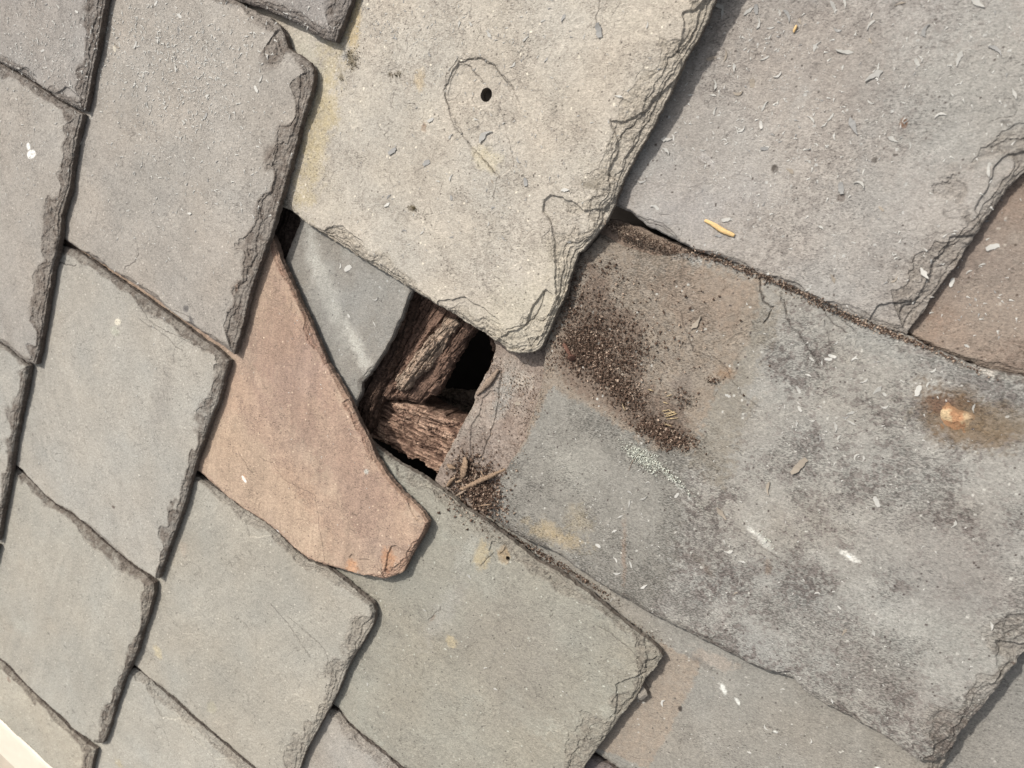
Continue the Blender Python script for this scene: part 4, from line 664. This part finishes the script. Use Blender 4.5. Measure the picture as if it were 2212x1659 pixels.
crumbs('soil', 'sandy grit scattered on the dusty strip beside the hole', 'soil', [(1120, 835, 50, 60, 10, 900), (1070, 800, 30, 40, 0, 250), (1150, 900, 16, 130, 18, 500), (1050, 950, 60, 130, 25, 500), (1185, 770, 20, 50, 0, 250)], M_CRUMB[::-1], (.4, 1.7), 4, pile=.6, mix=.4, key=('5v', '5b'))
crumbs('plant_debris', 'matted brown plant fluff in the gap below the lilac grey slate', 'plant debris', [(1365, 508, 56, 18, 28, 1500), (1420, 530, 60, 12, 22, 900), (1325, 488, 24, 12, 20, 300)], [M_DARKW, M_CRUMB[0]], (.8, 3.6), 5, pile=7, mix=.35, shape=(1, .35, .35))
crumbs('soil', 'line of dirt along the joint between the two big right slates', 'soil', [(1500, 545, 90, 8, 16, 500), (1600, 580, 110, 8, 22, 800), (1720, 628, 130, 7, 24, 900), (1850, 692, 130, 7, 22, 900), (1950, 728, 100, 6, 22, 400), (2040, 768, 130, 6, 24, 300)], M_CRUMB, (.4, 2.0), 6, pile=1.6, mix=.4)
crumbs('lichen', 'pale green and white lichen crust running across the long mottled slate', 'lichen', [(1388, 988, 44, 18, 35, 1500), (1440, 1020, 50, 7, 42, 420), (1485, 1060, 60, 4, 48, 120), (1650, 1160, 30, 10, 45, 60)], [M_LICH, M_CRUMB[0]], (.5, 3.0), 7, pile=2, mix=.08, shape=(1, .35, .3))
crumbs('moss', 'small dark moss tufts growing on the upper left of the beige slate', 'moss', [(765, 130, 14, 26, 20, 160), (750, 118, 14, 10, 0, 60), (856, 163, 14, 5, 0, 50), (925, 278, 5, 5, 0, 0), (895, 452, 7, 5, 20, 50), (738, 170, 5, 8, 0, 30)], [mat_flat('moss', col(98, 88, 60), .4, 900, 1, .9, .05), M_CRUMB[1]], (.5, 1.6), 8, pile=1, mix=.2)
G_ = [M_FW, M_FG]
crumbs('stone_grit', 'fine pale stone grit dusted over the slates left of the beige one', 'grit', [(350, 130, 220, 170, 0, 2000), (420, 320, 220, 220, 0, 700), (90, 90, 120, 120, 0, 600), (60, 330, 90, 200, 0, 200), (300, 500, 220, 160, 0, 180), (640, 40, 120, 40, 0, 80), (230, 860, 200, 200, 0, 90)], G_, (1.3, 5.2), 11, shape=(1.3, .38, .14), mix=.04, key=('1a', '1b', '2b', '2a', '2c'))
crumbs('stone_grit', 'fine stone grit scattered over the beige slate', 'grit', [(1000, 200, 420, 300, 0, 700), (900, 60, 300, 80, 0, 400), (1000, 500, 300, 220, 0, 200)], [M_FP, M_FG], (.9, 3.4), 12, shape=(1.3, .42, .15), mix=.3, key=('3a',))
crumbs('stone_grit', 'fine stone grit scattered over the lilac grey slate on the right', 'grit', [(1700, 160, 300, 200, 0, 500), (1600, 350, 240, 160, 0, 320), (1900, 400, 400, 300, 0, 350), (2100, 100, 200, 140, 0, 150), (2120, 640, 100, 100, 0, 70)], G_, (.9, 3.6), 13, shape=(1.3, .42, .15), mix=.15, key=('4a', '5a'))
crumbs('stone_grit', 'fine stone grit scattered over the long mottled slate', 'grit', [(1800, 900, 500, 300, 0, 380), (1600, 1200, 300, 250, 0, 200), (1300, 1100, 140, 160, 0, 160), (1900, 1400, 400, 200, 0, 130)], G_, (.7, 2.6), 14, shape=(1.2, .5, .15), mix=.15, key=('5b',))
crumbs('stone_grit', 'sparse stone grit on the slates along the bottom of the photo', 'grit', [(1100, 1400, 400, 250, 0, 140), (1600, 1560, 300, 120, 0, 90), (700, 950, 200, 300, 0, 110), (500, 1350, 300, 250, 0, 70), (740, 680, 120, 180, 20, 70), (150, 1350, 200, 200, 0, 40)], G_, (.7, 2.4), 15, shape=(1.2, .5, .15), mix=.15)

# ------------------------------------------------------------------ roof body, white trim and the ground below
allp = np.concatenate([v['poly'] for v in SL.values()]); sA, sB = (allp @ D2).min()-20, (allp @ D2).max()+20; cA = (allp @ C2).min()-10
cT = float(np.mean([hit(p, 0, 0)[0, :2] @ C2 for p in ((0, 1557), (112, 1659))])) ; cW = float(hit((0, 1637), 0, 0)[0, :2] @ C2)
def sc3(s, c, z): return (D2[0]*s+C2[0]*c, D2[1]*s+C2[1]*c, z)
def prism(name, s0, s1, prof, mat, label=None, cat=None, kind=None):
    """profile (c, z) swept down the slope"""
    n = len(prof); co = [sc3(s0, c, z) for c, z in prof]+[sc3(s1, c, z) for c, z in prof]
    F = [[i, (i+1) % n, n+(i+1) % n, n+i] for i in range(n)]+[list(range(n))[::-1], list(range(n, 2*n))]
    o = link(bpy.data.objects.new(name, py_mesh(name, co, F, mat))); return tag(o, label, cat, kind=kind)
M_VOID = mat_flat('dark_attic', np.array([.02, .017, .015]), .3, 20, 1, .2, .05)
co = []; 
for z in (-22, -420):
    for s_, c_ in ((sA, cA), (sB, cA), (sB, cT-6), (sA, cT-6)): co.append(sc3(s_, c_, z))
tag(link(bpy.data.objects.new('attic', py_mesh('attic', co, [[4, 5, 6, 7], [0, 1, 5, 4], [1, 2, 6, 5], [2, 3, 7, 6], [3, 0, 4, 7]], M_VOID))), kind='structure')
M_TRIM = mat_flat('white_trim_paint', col(232, 220, 200), .04, 60, .5, .15)
prism('roof_trim', sA, sB, [(cT+1, -60), (cT+1, -2), (cT+3, 0), (cT+7, .8), (cT+(cW-cT)*.55, .8), (cT+(cW-cT)*.6, -1.5), (cW-4, -2), (cW, -4), (cW, -60)], M_TRIM, 'white painted trim board along the roof edge in the bottom left corner', 'trim board')
M_GR = mat_flat('ground', col(206, 190, 170), .15, 3, .9, .3)
tag(link(bpy.data.objects.new('ground', py_mesh('ground', [(-40000, -40000, -2600), (40000, -40000, -2600), (40000, 40000, -2600), (-40000, 40000, -2600)], [[0, 1, 2, 3]], M_GR))), kind='structure')
print('flakes', NF[0])
